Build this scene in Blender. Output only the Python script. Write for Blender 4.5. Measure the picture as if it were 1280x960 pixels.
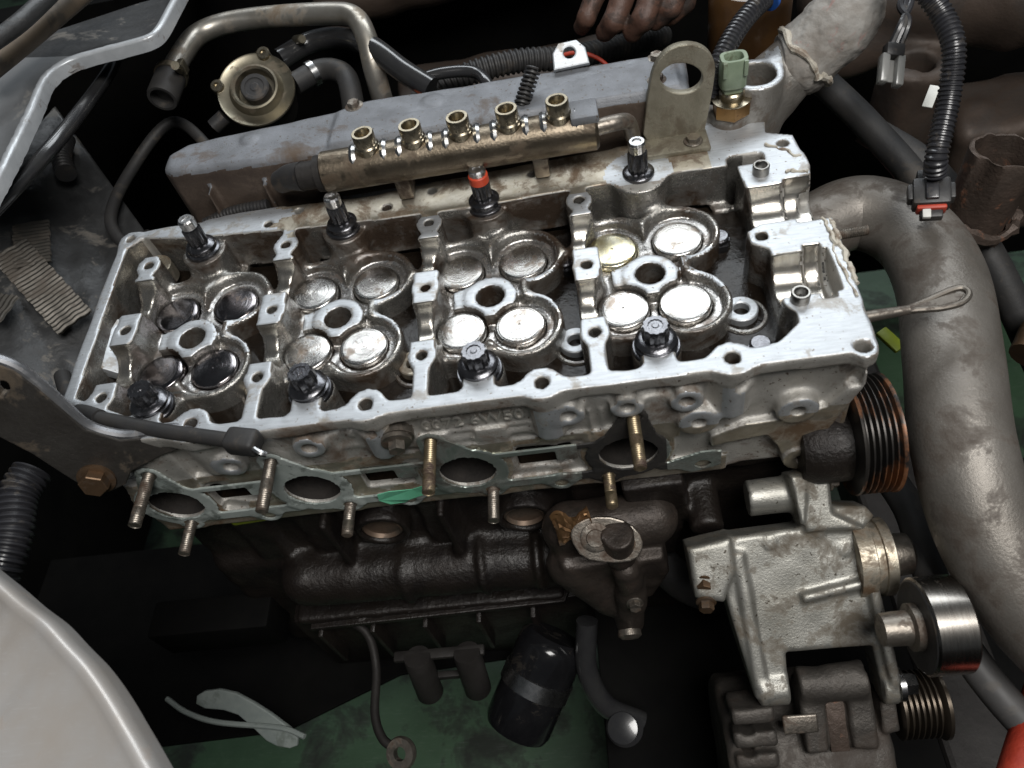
import bpy, bmesh, math, random
import numpy as np
from mathutils import Vector, Matrix

# ---------------------------------------------------------------- scene, camera, light (lengths below are in cm, scaled by CM)
CM = 0.01
scene = bpy.context.scene
for o in list(bpy.data.objects):
    bpy.data.objects.remove(o, do_unlink=True)
COL = scene.collection
random.seed(7)
rng = np.random.default_rng(7)

cam_d = bpy.data.cameras.new('camera')
cam = bpy.data.objects.new('camera', cam_d)
COL.objects.link(cam)
scene.camera = cam
cam_d.sensor_fit = 'HORIZONTAL'
cam_d.sensor_width = 36.0
cam_d.lens = 36.0 * 980.0 / 1280.0
cam_d.clip_start = 0.01
cam_d.clip_end = 100.0
cam_d.dof.use_dof = True
cam_d.dof.focus_distance = 0.50
cam_d.dof.aperture_fstop = 10.0
# rows of the camera's right / down / forward axes in the engine's frame
RIGHT = Vector((0.98505961, -0.02771317, -0.16996927))
DOWN = Vector((-0.12499632, -0.79397489, -0.59496201))
FWD = Vector((-0.11846305, 0.60731858, -0.78557664))
m = Matrix((RIGHT, -DOWN, -FWD)).transposed().to_4x4()
m.translation = Vector((29.0523, -32.8997, 32.2144)) * CM
cam.matrix_world = m

world = bpy.data.worlds.new('World')
scene.world = world
world.use_nodes = True
bg = world.node_tree.nodes['Background']
bg.inputs['Color'].default_value = (0.80, 0.90, 1.0, 1)
bg.inputs['Strength'].default_value = 0.05

def lamp(name, loc, target, sx, sy, power, color):
    d = bpy.data.lights.new(name, 'AREA')
    d.shape = 'RECTANGLE'; d.size = sx * CM; d.size_y = sy * CM
    d.energy = power; d.color = color
    o = bpy.data.objects.new(name, d); COL.objects.link(o)
    o.location = Vector(loc) * CM
    o.rotation_euler = (Vector(target) - Vector(loc)).to_track_quat('-Z', 'Y').to_euler()
    return o
# the open workshop door beyond the car's far side, and an added front fill for the head's near wall
lamp('doorway_light', (46, 130, 142), (28, 0, -2), 190, 60, 25.0, (0.91, 0.96, 1.0))
lamp('front_fill_light', (62, -62, 122), (27, -4, -6), 70, 50, 20.0, (1.0, 0.98, 0.95))  # added fill from the near side, aimed to brighten the head's front

scene.view_settings.view_transform = 'Standard'
scene.view_settings.look = 'None'
scene.view_settings.exposure = 0.0
scene.view_settings.gamma = 1.0
scene.render.engine = 'CYCLES'

# ---------------------------------------------------------------- materials
MATS = {}
def ramp(nt, fac, stops):
    n = nt.nodes.new('ShaderNodeValToRGB')
    e = n.color_ramp.elements
    while len(e) < len(stops): e.new(0.5)
    for el, (p, c) in zip(e, stops):
        el.position = p
        el.color = (c, c, c, 1) if isinstance(c, (int, float)) else (*c, 1)
    nt.links.new(fac, n.inputs[0])
    return n.outputs[0]
def noise(nt, vec, scale, detail=5, rough=0.6, dist=0.0):
    n = nt.nodes.new('ShaderNodeTexNoise')
    n.inputs['Scale'].default_value = scale; n.inputs['Detail'].default_value = detail
    n.inputs['Roughness'].default_value = rough; n.inputs['Distortion'].default_value = dist
    nt.links.new(vec, n.inputs['Vector'])
    return n.outputs['Fac']
def mixc(nt, fac, a, b):
    n = nt.nodes.new('ShaderNodeMix'); n.data_type = 'RGBA'
    for s, v in ((0, fac), (6, a), (7, b)):
        if isinstance(v, (int, float)): n.inputs[s].default_value = v
        elif isinstance(v, tuple): n.inputs[s].default_value = (*v, 1)
        else: nt.links.new(v, n.inputs[s])
    return n.outputs[2]
def mat(name, base, base2=None, metal=0.0, rough=0.5, rough2=None, dirt=None, dirt_amt=0.5, dirt_scale=30.0,
        scale=60.0, bump=0.0, bump_scale=400.0, stretch=None, dirt_rough=0.7, dirt_metal=None, speck=None, speck_amt=0.3,
        coat=0.0, trans=0.0, scratch=0.0, rings=0.0, spec=0.5):
    """worn surface: two tones of base colour, a dirt layer with its own shape, specks, varied gloss, fine relief"""
    M = bpy.data.materials.new(name); M.use_nodes = True
    nt = M.node_tree; b = nt.nodes['Principled BSDF']
    tc = nt.nodes.new('ShaderNodeTexCoord')
    oi = nt.nodes.new('ShaderNodeObjectInfo')
    mp = nt.nodes.new('ShaderNodeMapping')
    nt.links.new(tc.outputs['Object'], mp.inputs['Vector'])
    ofs = nt.nodes.new('ShaderNodeVectorMath'); ofs.operation = 'SCALE'; ofs.inputs[0].default_value = (1, 2, 3)
    nt.links.new(oi.outputs['Random'], ofs.inputs['Scale'])
    nt.links.new(ofs.outputs[0], mp.inputs['Location'])
    v = mp.outputs[0]
    vs = v
    if stretch:
        m2 = nt.nodes.new('ShaderNodeMapping'); m2.inputs['Scale'].default_value = stretch
        nt.links.new(v, m2.inputs['Vector']); vs = m2.outputs[0]
    base2 = base2 or tuple(c * 0.75 for c in base)
    f = ramp(nt, noise(nt, vs, scale, 6, 0.65), [(0.32, 0.0), (0.68, 1.0)])
    col = mixc(nt, f, base, base2)
    r0 = rough; r1 = rough2 if rough2 is not None else min(1, rough + 0.15)
    rf = nt.nodes.new('ShaderNodeMapRange'); rf.inputs['To Min'].default_value = r0; rf.inputs['To Max'].default_value = r1
    nt.links.new(noise(nt, vs, scale * 2.3, 4, 0.7), rf.inputs['Value'])
    ro = rf.outputs[0]
    mo = metal
    if dirt:
        n1 = noise(nt, v, dirt_scale, 7, 0.68, 0.4)
        df = ramp(nt, n1, [(0.65 - dirt_amt * 0.3, 0.0), (0.69 - dirt_amt * 0.3, 0.55), (0.78 - dirt_amt * 0.3, 1.0)])
        col = mixc(nt, df, col, dirt)
        q = nt.nodes.new('ShaderNodeMix'); nt.links.new(df, q.inputs[0]); nt.links.new(ro, q.inputs[2]); q.inputs[3].default_value = dirt_rough
        ro = q.outputs[0]
        q = nt.nodes.new('ShaderNodeMix'); nt.links.new(df, q.inputs[0]); q.inputs[2].default_value = metal
        q.inputs[3].default_value = metal * 0.3 if dirt_metal is None else dirt_metal
        mo = q.outputs[0]
    if speck:
        sf = ramp(nt, noise(nt, v, 420, 3, 0.5), [(0.66 - speck_amt * 0.1, 0.0), (0.72 - speck_amt * 0.1, 1.0)])
        col = mixc(nt, sf, col, speck)
    if scratch:
        m3 = nt.nodes.new('ShaderNodeMapping'); m3.inputs['Rotation'].default_value = (0, 0, 0.5); m3.inputs['Scale'].default_value = (1, 22, 22)
        nt.links.new(v, m3.inputs['Vector'])
        sc = ramp(nt, noise(nt, m3.outputs[0], 60, 3, 0.6), [(0.60, 0.0), (0.70, 1.0)])
        fm = nt.nodes.new('ShaderNodeMath'); fm.operation = 'MULTIPLY'; fm.inputs[1].default_value = scratch
        nt.links.new(sc, fm.inputs[0])
        col = mixc(nt, fm.outputs[0], col, (0.75, 0.76, 0.78))
    nt.links.new(col, b.inputs['Base Color'])
    nt.links.new(ro, b.inputs['Roughness'])
    if isinstance(mo, float) or isinstance(mo, int): b.inputs['Metallic'].default_value = mo
    else: nt.links.new(mo, b.inputs['Metallic'])
    if bump:
        bn = nt.nodes.new('ShaderNodeBump'); bn.inputs['Strength'].default_value = bump; bn.inputs['Distance'].default_value = 0.001
        nt.links.new(noise(nt, vs, bump_scale, 5, 0.65), bn.inputs['Height'])
        nt.links.new(bn.outputs[0], b.inputs['Normal'])
    b.inputs['Specular IOR Level'].default_value = spec
    if rings:
        ln = nt.nodes.new('ShaderNodeVectorMath'); ln.operation = 'LENGTH'
        fl = nt.nodes.new('ShaderNodeVectorMath'); fl.operation = 'MULTIPLY'; fl.inputs[1].default_value = (1, 1, 0)
        nt.links.new(tc.outputs['Object'], fl.inputs[0]); nt.links.new(fl.outputs[0], ln.inputs[0])
        cb = nt.nodes.new('ShaderNodeCombineXYZ'); nt.links.new(ln.outputs['Value'], cb.inputs[0]); nt.links.new(oi.outputs['Random'], cb.inputs[1])
        b2 = nt.nodes.new('ShaderNodeBump'); b2.inputs['Strength'].default_value = rings; b2.inputs['Distance'].default_value = 0.0006
        nt.links.new(noise(nt, cb.outputs[0], 1500, 3, .6), b2.inputs['Height'])
        if bump: nt.links.new(bn.outputs[0], b2.inputs['Normal'])
        nt.links.new(b2.outputs[0], b.inputs['Normal'])
    if coat:
        b.inputs['Coat Weight'].default_value = coat; b.inputs['Coat Roughness'].default_value = 0.08
    if trans:
        b.inputs['Transmission Weight'].default_value = trans
    MATS[name] = M
    return M

ALU = mat('cast_aluminium', (0.50, 0.485, 0.455), (0.36, 0.345, 0.315), metal=0.6, rough=0.42, rough2=0.6, dirt=(0.12, 0.085, 0.06), dirt_amt=0.4, dirt_scale=22, scale=70, bump=0.5, bump_scale=900, speck=(0.12, 0.09, 0.07), speck_amt=0.1)
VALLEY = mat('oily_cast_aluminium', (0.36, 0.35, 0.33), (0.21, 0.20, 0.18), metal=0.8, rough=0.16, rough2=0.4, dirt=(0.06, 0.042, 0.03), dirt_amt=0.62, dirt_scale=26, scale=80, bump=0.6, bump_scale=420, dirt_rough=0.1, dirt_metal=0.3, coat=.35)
OIL = mat('black_oil_pool', (0.006, 0.0045, 0.0035), (0.014, 0.010, 0.007), metal=0.0, rough=0.05, rough2=0.16, scale=60, bump=0.5, bump_scale=130, spec=.16)
POCKET = mat('oil_wet_machined_floor', (0.52, 0.51, 0.50), (0.36, 0.345, 0.325), metal=0.9, rough=0.2, rough2=0.36, dirt=(0.10, 0.07, 0.05), dirt_amt=0.35, dirt_scale=50, scale=120, bump=0.35, bump_scale=500, dirt_rough=0.15)
MACH = mat('machined_aluminium', (0.64, 0.665, 0.69), (0.50, 0.52, 0.54), metal=0.8, rough=0.42, rough2=0.56, dirt=(0.34, 0.31, 0.27), dirt_amt=0.26, dirt_scale=45, scale=90, stretch=(1, 7, 1), bump=0.15, bump_scale=900, scratch=0.2, dirt_rough=0.5, dirt_metal=0.5, speck=(0.25, 0.22, 0.19), speck_amt=0.06)
MACHD = mat('stained_machined_aluminium', (0.56, 0.52, 0.44), (0.38, 0.33, 0.25), metal=0.85, rough=0.34, rough2=0.5, dirt=(0.13, 0.085, 0.05), dirt_amt=0.5, dirt_scale=40, scale=90, bump=0.2, bump_scale=900)
BORE = mat('bearing_saddle', (0.60, 0.575, 0.53), (0.45, 0.415, 0.36), metal=0.95, rough=0.18, rough2=0.3, scale=120, stretch=(14, 1, 1), bump=0.1, bump_scale=500)
TAP = mat('tappet_steel', (0.60, 0.59, 0.57), (0.45, 0.43, 0.405), metal=1.0, rough=0.16, rough2=0.34, dirt=(0.22, 0.17, 0.13), dirt_amt=0.35, dirt_scale=70, scale=110, dirt_rough=0.32, dirt_metal=0.85, rings=0.3)
TAPY = mat('tappet_straw_tinted', (0.78, 0.70, 0.40), (0.74, 0.72, 0.62), metal=1.0, rough=0.2, rough2=0.3, scale=60, dirt=(0.65, 0.45, 0.08), dirt_amt=0.3, dirt_scale=60, dirt_metal=0.9, dirt_rough=0.3)
OILBOLT = mat('oiled_black_steel', (0.14, 0.14, 0.15), (0.06, 0.06, 0.066), metal=0.9, rough=0.14, rough2=0.3, scale=150, bump=0.2, bump_scale=600, coat=0.5)
STEEL = mat('bright_steel', (0.60, 0.60, 0.60), (0.45, 0.45, 0.45), metal=1.0, rough=0.2, rough2=0.35, scale=120)
WORN = mat('worn_steel', (0.32, 0.29, 0.25), (0.19, 0.165, 0.14), metal=0.9, rough=0.32, rough2=0.5, dirt=(0.07, 0.045, 0.03), dirt_amt=0.5, dirt_scale=60, scale=120, bump=0.3, bump_scale=500)
STUD = mat('stud_brassy_steel', (0.40, 0.33, 0.21), (0.24, 0.185, 0.12), metal=0.9, rough=0.35, rough2=0.5, dirt=(0.07, 0.045, 0.035), dirt_amt=0.5, dirt_scale=80, scale=120)
BLACKP = mat('black_plastic', (0.022, 0.022, 0.024), (0.035, 0.033, 0.031), rough=0.38, rough2=0.55, dirt=(0.07, 0.055, 0.042), dirt_amt=0.3, dirt_scale=60, scale=90, bump=0.15, bump_scale=400)
RUBBER = mat('black_rubber', (0.02, 0.02, 0.021), (0.03, 0.028, 0.026), rough=0.5, rough2=0.7, dirt=(0.06, 0.05, 0.04), dirt_amt=0.3, dirt_scale=40, scale=60, bump=0.2, bump_scale=300)
IRON = mat('greasy_block_iron', (0.020, 0.015, 0.0125), (0.009, 0.007, 0.0065), metal=0.35, rough=0.35, rough2=0.6, dirt=(0.015, 0.012, 0.01), dirt_amt=0.6, dirt_scale=24, scale=40, bump=0.9, bump_scale=260, dirt_rough=0.3)
DARK = mat('grimy_dark_metal', (0.035, 0.032, 0.03), (0.018, 0.016, 0.015), metal=0.3, rough=0.45, rough2=0.7, scale=30, bump=0.4, bump_scale=200, spec=.3)
# ---------------------------------------------------------------- object helpers
def new_mesh(name, V, F, mats, smooth=True, mi=None, sharp=None):
    me = bpy.data.meshes.new(name)
    me.from_pydata([tuple(v) for v in V], [], [tuple(f) for f in F])
    for M in (mats if isinstance(mats, (list, tuple)) else [mats]): me.materials.append(M)
    if mi is not None: me.polygons.foreach_set('material_index', np.asarray(mi, dtype=np.int32))
    me.polygons.foreach_set('use_smooth', [smooth] * len(me.polygons))
    me.update()
    if smooth and sharp: me.set_sharp_from_angle(angle=math.radians(sharp))
    return me

def tag(o, label=None, cat=None, group=None, kind=None):
    for k, v in (('label', label), ('category', cat), ('group', group), ('kind', kind)):
        if v: o[k] = v
    return o

def empty(name, loc, label=None, cat=None, group=None, kind=None):
    o = bpy.data.objects.new(name, None); COL.objects.link(o)
    o.location = Vector(loc) * CM; o.empty_display_size = 0.02
    return tag(o, label, cat, group, kind)

def wloc(o):
    v = o.location.copy()
    while o.parent: o = o.parent; v = v + o.location
    return v

def build(name, VF, mats, parent=None, label=None, cat=None, group=None, kind=None, smooth=True, sharp=35, mi=None):
    """one mesh object; VF in cm in the engine's frame"""
    V = np.array(VF[0], dtype=float) * CM; F = VF[1]
    if len(VF) > 2 and mi is None: mi = VF[2]
    c = (V.min(0) + V.max(0)) / 2
    if parent is None: c[2] = V[:, 2].min()
    me = new_mesh(name, V - c, F, mats, smooth, mi, sharp)
    o = bpy.data.objects.new(name, me); COL.objects.link(o)
    if parent is not None:
        o.parent = parent; o.location = Vector(c) - wloc(parent)
    else: o.location = Vector(c)
    return tag(o, label, cat, group, kind)

def copy_tree(o, loc=None, parent=None):
    c = o.copy(); COL.objects.link(c); c.parent = parent
    if loc is not None: c.location = Vector(loc) * CM
    for ch in o.children: copy_tree(ch, None, c)
    return c

def join(*parts):
    V = []; F = []; MI = []; use = any(len(p) > 2 for p in parts)
    for p in parts:
        n = len(V); V += [tuple(v) for v in p[0]]; F += [tuple(i + n for i in f) for f in p[1]]
        MI += list(p[2]) if len(p) > 2 else [0] * len(p[1])
    return (V, F, MI) if use else (V, F)

def with_mi(VF, i): return (VF[0], VF[1], [i] * len(VF[1]))

def axes(d):
    d = Vector(d).normalized()
    a = Vector((0, 0, 1)) if abs(d.z) < 0.9 else Vector((1, 0, 0))
    u = d.cross(a).normalized(); w = d.cross(u).normalized()
    return u, w, d

def lathe(prof, p0, axis, seg=32, cap=True, phase=0.0, close=False):
    """prof: list of (radius, distance along axis)"""
    u, w, d = axes(axis); p0 = Vector(p0); V = []; F = []
    for r, h in prof:
        for i in range(seg):
            a = 2 * math.pi * i / seg + phase
            V.append(tuple(p0 + d * h + (u * math.cos(a) + w * math.sin(a)) * r))
    n = len(prof)
    for j in range(n - 1 if not close else n):
        k = (j + 1) % n
        for i in range(seg):
            i2 = (i + 1) % seg
            F.append((j * seg + i, j * seg + i2, k * seg + i2, k * seg + i))
    if cap and not close:
        F.append(tuple(reversed(range(seg)))); F.append(tuple(range((n - 1) * seg, n * seg)))
    return V, F

def smooth_path(pts, n=8):
    P = [Vector(p) for p in pts]
    if len(P) < 3: return [P[0].lerp(P[-1], i / n) for i in range(n + 1)]
    out = []
    for i in range(len(P) - 1):
        a = P[i - 1] if i else P[0] * 2 - P[1]
        b, c = P[i], P[i + 1]
        d = P[i + 2] if i + 2 < len(P) else P[-1] * 2 - P[-2]
        for k in range(n):
            t = k / n
            out.append(0.5 * ((2 * b) + (c - a) * t + (2 * a - 5 * b + 4 * c - d) * t * t + (3 * b - a - 3 * c + d) * t ** 3))
    out.append(P[-1]); return out

def resample(path, step):
    L = [0]
    for a, b in zip(path, path[1:]): L.append(L[-1] + (b - a).length)
    n = max(2, int(L[-1] / step)); out = []; j = 0
    for i in range(n + 1):
        s = L[-1] * i / n
        while j < len(L) - 2 and L[j + 1] < s: j += 1
        t = (s - L[j]) / max(1e-9, L[j + 1] - L[j]); out.append(path[j].lerp(path[j + 1], t))
    return out

def tube(pts, r, seg=16, n=8, cap=True, rfun=None, step=None, straight=False):
    path = [Vector(p) for p in pts] if straight else smooth_path(pts, n)
    if step: path = resample(path, step)
    V = []; F = []; N = len(path)
    t = (path[1] - path[0]).normalized(); u, w, _ = axes(t)
    for i, p in enumerate(path):
        t2 = (path[min(i + 1, N - 1)] - path[max(i - 1, 0)]).normalized()
        q = t.rotation_difference(t2); u = q @ u; u = (u - t2 * u.dot(t2)).normalized(); w = t2.cross(u); t = t2
        rr = r if not callable(r) else r(i / (N - 1))
        if rfun: rr *= rfun(i, N)
        for k in range(seg):
            a = 2 * math.pi * k / seg
            V.append(tuple(p + (u * math.cos(a) + w * math.sin(a)) * rr))
    for j in range(N - 1):
        for i in range(seg):
            i2 = (i + 1) % seg
            F.append((j * seg + i, j * seg + i2, (j + 1) * seg + i2, (j + 1) * seg + i))
    if cap:
        F.append(tuple(reversed(range(seg)))); F.append(tuple(range((N - 1) * seg, N * seg)))
    return V, F

def corrugated(pts, r, pitch=0.36, seg=20, depth=0.16):
    prof = [1.0, 1.0, 1 - depth, 1 - depth]
    return tube(pts, r, seg, 10, True, lambda i, N: prof[i % 4], step=pitch / 4)

def frame(O, U, V):
    U = Vector(U).normalized(); V = Vector(V); V = (V - U * U.dot(V)).normalized()
    return Vector(O), U, V, U.cross(V)

def rbox(lo, hi, bev=0.15, fr=None, seg=2):
    bm = bmesh.new(); bmesh.ops.create_cube(bm, size=1)
    c = [(a + b) / 2 for a, b in zip(lo, hi)]; s = [abs(b - a) for a, b in zip(lo, hi)]
    for v in bm.verts: v.co = Vector([v.co[i] * s[i] + c[i] for i in range(3)])
    if bev: bmesh.ops.bevel(bm, geom=bm.edges[:], offset=min(bev, min(s) * 0.45), segments=seg, profile=0.5, affect='EDGES')
    if fr:
        O, U, W, N = fr
        for v in bm.verts: v.co = O + U * v.co.x + W * v.co.y + N * v.co.z
    bm.verts.index_update()
    r = ([tuple(v.co) for v in bm.verts], [tuple(v.index for v in f.verts) for f in bm.faces]); bm.free(); return r

def circle(c, r, n=20, ry=None):
    ry = ry or r
    return [(c[0] + r * math.cos(2 * math.pi * i / n), c[1] + ry * math.sin(2 * math.pi * i / n)) for i in range(n)]

def plate(outer, holes, fr, t, bev=0.05, z0=0.0, smooth=0):
    """flat plate with rounded edges and holes, thickness t along the frame's normal, starting at z0"""
    cu = bpy.data.curves.new('tmp', 'CURVE'); cu.dimensions = '2D'; cu.fill_mode = 'BOTH'
    cu.extrude = max(1e-4, t / 2 - bev); cu.bevel_depth = bev; cu.bevel_resolution = 1; cu.offset = -bev
    for poly in [outer] + list(holes):
        pts = poly
        for _ in range(smooth):
            q = []
            for a, b in zip(pts, pts[1:] + pts[:1]):
                q += [(a[0] * .75 + b[0] * .25, a[1] * .75 + b[1] * .25), (a[0] * .25 + b[0] * .75, a[1] * .25 + b[1] * .75)]
            pts = q
        s = cu.splines.new('POLY'); s.points.add(len(pts) - 1); s.use_cyclic_u = True
        for p, c in zip(s.points, pts): p.co = (c[0], c[1], 0, 1)
    ob = bpy.data.objects.new('tmp', cu); COL.objects.link(ob)
    dg = bpy.context.evaluated_depsgraph_get()
    me = bpy.data.meshes.new_from_object(ob.evaluated_get(dg))
    O, U, W, N = fr
    V = [tuple(O + U * v.co.x + W * v.co.y + N * (v.co.z + t / 2 + z0)) for v in me.vertices]
    F = [tuple(p.vertices) for p in me.polygons]
    bpy.data.objects.remove(ob); bpy.data.curves.remove(cu); bpy.data.meshes.remove(me)
    return V, F

def hexbolt(p0, axis, r=0.6, h=0.5, washer=0.85, wh=0.15, seg=6):
    """flanged hexagon head standing on p0 along axis"""
    w = lathe([(washer * .9, 0), (washer, 0.04), (washer, wh), (washer * .92, wh + .03), (r * 0.9, wh + .05)], p0, axis, 24)
    hx = lathe([(r, 0), (r, wh + h - .06), (r * .93, wh + h), ], p0, axis, seg, phase=random.random())
    return join(w, hx)

def threaded(p0, axis, L, r=0.35, pitch=0.14, plain=(0, 0), seg=18, depth=.1):
    prof = [(r * .8, 0.0), (r, 0.06)]; h = 0.06
    while h < L - 0.08:
        if plain[0] < h < plain[1]:
            h = plain[1]; prof.append((r, h)); continue
        prof += [(r * (1 - depth), h + pitch * .35), (r, h + pitch * .75)]; h += pitch
    prof += [(r * .95, L - .05), (r * .75, L)]
    return lathe(prof, p0, axis, seg)

def text_mesh(s, fr, size, depth=0.05, bold=0.0):
    cu = bpy.data.curves.new('tmp', 'FONT'); cu.body = s; cu.size = size; cu.extrude = depth / 2; cu.offset = bold; cu.resolution_u = 3
    ob = bpy.data.objects.new('tmp', cu); COL.objects.link(ob)
    dg = bpy.context.evaluated_depsgraph_get(); me = bpy.data.meshes.new_from_object(ob.evaluated_get(dg))
    O, U, W, N = fr
    V = [tuple(O + U * v.co.x + W * v.co.y + N * (v.co.z + depth / 2)) for v in me.vertices]; F = [tuple(p.vertices) for p in me.polygons]
    bpy.data.objects.remove(ob); bpy.data.curves.remove(cu); bpy.data.meshes.remove(me)
    return V, F

# ---------------------------------------------------------------- castings: distance fields with soft fillets, meshed by surface nets
class Cast:
    def __init__(s, lo, hi, h, fr=None):
        s.lo = np.array(lo, float); s.h = h; s.n = np.ceil((np.array(hi) - s.lo) / h).astype(int) + 1
        s.f = np.full(s.n, 1.0, np.float32); s.fr = fr
    def _reg(s, lo, hi, pad):
        a = np.clip(np.floor((np.array(lo) - pad - s.lo) / s.h).astype(int), 0, s.n)
        b = np.clip(np.ceil((np.array(hi) + pad - s.lo) / s.h).astype(int) + 1, 0, s.n)
        if np.any(b <= a): return None
        g = [(s.lo[i] + np.arange(a[i], b[i]) * s.h).astype(np.float32) for i in range(3)]
        return tuple(slice(a[i], b[i]) for i in range(3)), g[0][:, None, None], g[1][None, :, None], g[2][None, None, :]
    def _op(s, dfun, lo, hi, k, cut):
        r = s._reg(lo, hi, k + 3 * s.h)
        if r is None: return s
        sl, x, y, z = r
        d = np.clip(dfun(x, y, z), -1.0, 1.0).astype(np.float32); f = s.f[sl]
        if not cut:
            if k > 0:
                h = np.maximum(k - np.abs(f - d), 0) / k; s.f[sl] = np.minimum(f, d) - h * h * k * .25
            else: s.f[sl] = np.minimum(f, d)
        else:
            d = -d
            if k > 0:
                h = np.maximum(k - np.abs(f - d), 0) / k; s.f[sl] = np.maximum(f, d) + h * h * k * .25
            else: s.f[sl] = np.maximum(f, d)
        return s
    def box(s, lo, hi, k=.2, r=.1, cut=False):
        c = [(a + b) / 2 for a, b in zip(lo, hi)]; e = [(b - a) / 2 - r for a, b in zip(lo, hi)]
        def d(x, y, z):
            qx, qy, qz = abs(x - c[0]) - e[0], abs(y - c[1]) - e[1], abs(z - c[2]) - e[2]
            return np.sqrt(np.maximum(qx, 0) ** 2 + np.maximum(qy, 0) ** 2 + np.maximum(qz, 0) ** 2) + np.minimum(np.maximum(np.maximum(qx, qy), qz), 0) - r
        return s._op(d, lo, hi, k, cut)
    def cyl(s, p, ax, r, a, b, k=.2, cut=False, r2=None, rd=.06):
        """cylinder (or cone) along axis 'x','y','z' through p, from a to b"""
        i = 'xyz'.index(ax); j, l = [q for q in range(3) if q != i]; R = max(r, r2 or 0)
        lo = [0] * 3; hi = [0] * 3; lo[i] = a; hi[i] = b
        for q in (j, l): lo[q] = p[q] - R; hi[q] = p[q] + R
        def d(x, y, z):
            g = (x, y, z); rr = r if r2 is None else r + (r2 - r) * np.clip((g[i] - a) / (b - a), 0, 1)
            q = np.sqrt((g[j] - p[j]) ** 2 + (g[l] - p[l]) ** 2) - rr + rd; w = abs(g[i] - (a + b) / 2) - (b - a) / 2 + rd
            return np.sqrt(np.maximum(q, 0) ** 2 + np.maximum(w, 0) ** 2) + np.minimum(np.maximum(q, w), 0) - rd
        return s._op(d, lo, hi, k, cut)
    def seg(s, p, q, r, k=.2, cut=False, r2=None):
        p = np.array(p, float); q = np.array(q, float); R = max(r, r2 or 0); v = q - p; L = (v * v).sum()
        def d(x, y, z):
            t = np.clip(((x - p[0]) * v[0] + (y - p[1]) * v[1] + (z - p[2]) * v[2]) / L, 0, 1)
            rr = r if r2 is None else r + (r2 - r) * t
            return np.sqrt((x - p[0] - t * v[0]) ** 2 + (y - p[1] - t * v[1]) ** 2 + (z - p[2] - t * v[2]) ** 2) - rr
        return s._op(d, np.minimum(p, q) - R, np.maximum(p, q) + R, k, cut)
    def prism(s, poly, ax, a, b, k=.2, cut=False, rd=.08, off=0.0):
        """polygon in the two other axes (in xyz order), extruded along ax from a to b, optionally grown by off"""
        i = 'xyz'.index(ax); j, l = [q for q in range(3) if q != i]; P = np.array(poly, float)
        lo = [0] * 3; hi = [0] * 3; lo[i] = a; hi[i] = b
        for q, c in ((j, 0), (l, 1)): lo[q] = P[:, c].min() - off; hi[q] = P[:, c].max() + off
        def d(x, y, z):
            g = (x, y, z); X, Y = np.broadcast_arrays(g[j], g[l]); sh = X.shape
            sq = [q for q in range(3) if q != i]; X = X.reshape([sh[q] for q in sq]); Y = Y.reshape([sh[q] for q in sq])
            D = np.full(X.shape, 1e9); S = np.zeros(X.shape, bool)
            for A, B in zip(P, np.roll(P, -1, 0)):
                e = B - A; wx, wy = X - A[0], Y - A[1]; t = np.clip((wx * e[0] + wy * e[1]) / max(1e-9, e @ e), 0, 1)
                D = np.minimum(D, (wx - e[0] * t) ** 2 + (wy - e[1] * t) ** 2)
                c = ((A[1] <= Y) & (B[1] > Y)) | ((B[1] <= Y) & (A[1] > Y))
                if abs(e[1]) > 1e-9: S ^= c & (X < A[0] + (Y - A[1]) * e[0] / e[1])
            D = np.sqrt(D); D = np.where(S, -D, D) - off
            D = np.expand_dims(D, i)
            q = D + rd; w = abs(g[i] - (a + b) / 2) - (b - a) / 2 + rd
            return np.sqrt(np.maximum(q, 0) ** 2 + np.maximum(w, 0) ** 2) + np.minimum(np.maximum(q, w), 0) - rd
        return s._op(d, lo, hi, k, cut)
    def sphere(s, p, r, k=.2, cut=False, sc=(1, 1, 1)):
        R = r * max(sc)
        def d(x, y, z):
            return (np.sqrt(((x - p[0]) / sc[0]) ** 2 + ((y - p[1]) / sc[1]) ** 2 + ((z - p[2]) / sc[2]) ** 2) - r) * min(sc)
        return s._op(d, [c - R for c in p], [c + R for c in p], k, cut)
    def rough(s, amp, scale, seed=1):
        """slight unevenness of a sand casting"""
        g = np.random.default_rng(seed).normal(size=tuple(np.ceil(s.n * s.h / scale).astype(int) + 3)).astype(np.float32)
        out = g
        for ax in range(3):
            t = np.arange(s.n[ax]) * s.h / scale; i = t.astype(int); w = (t - i).astype(np.float32); w = w * w * (3 - 2 * w)
            sh = [1, 1, 1]; sh[ax] = -1; w = w.reshape(sh)
            out = np.take(out, i, ax) * (1 - w) + np.take(out, i + 1, ax) * w
        s.f += out * amp; return s
    def mesh(s):
        f = s.f; f[0] = f[-1] = 1; f[:, 0] = f[:, -1] = 1; f[:, :, 0] = f[:, :, -1] = 1
        ins = f < 0; nx, ny, nz = f.shape
        c = np.zeros((nx - 1, ny - 1, nz - 1), np.int8)
        for dx in (0, 1):
            for dy in (0, 1):
                for dz in (0, 1): c += ins[dx:nx - 1 + dx, dy:ny - 1 + dy, dz:nz - 1 + dz]
        I = np.argwhere((c > 0) & (c < 8)); idx = np.full(c.shape, -1, np.int64); idx[tuple(I.T)] = np.arange(len(I))
        acc = np.zeros((len(I), 3)); cnt = np.zeros(len(I))
        co = [(a, b, d) for a in (0, 1) for b in (0, 1) for d in (0, 1)]
        val = {q: f[I[:, 0] + q[0], I[:, 1] + q[1], I[:, 2] + q[2]].astype(float) for q in co}
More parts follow.
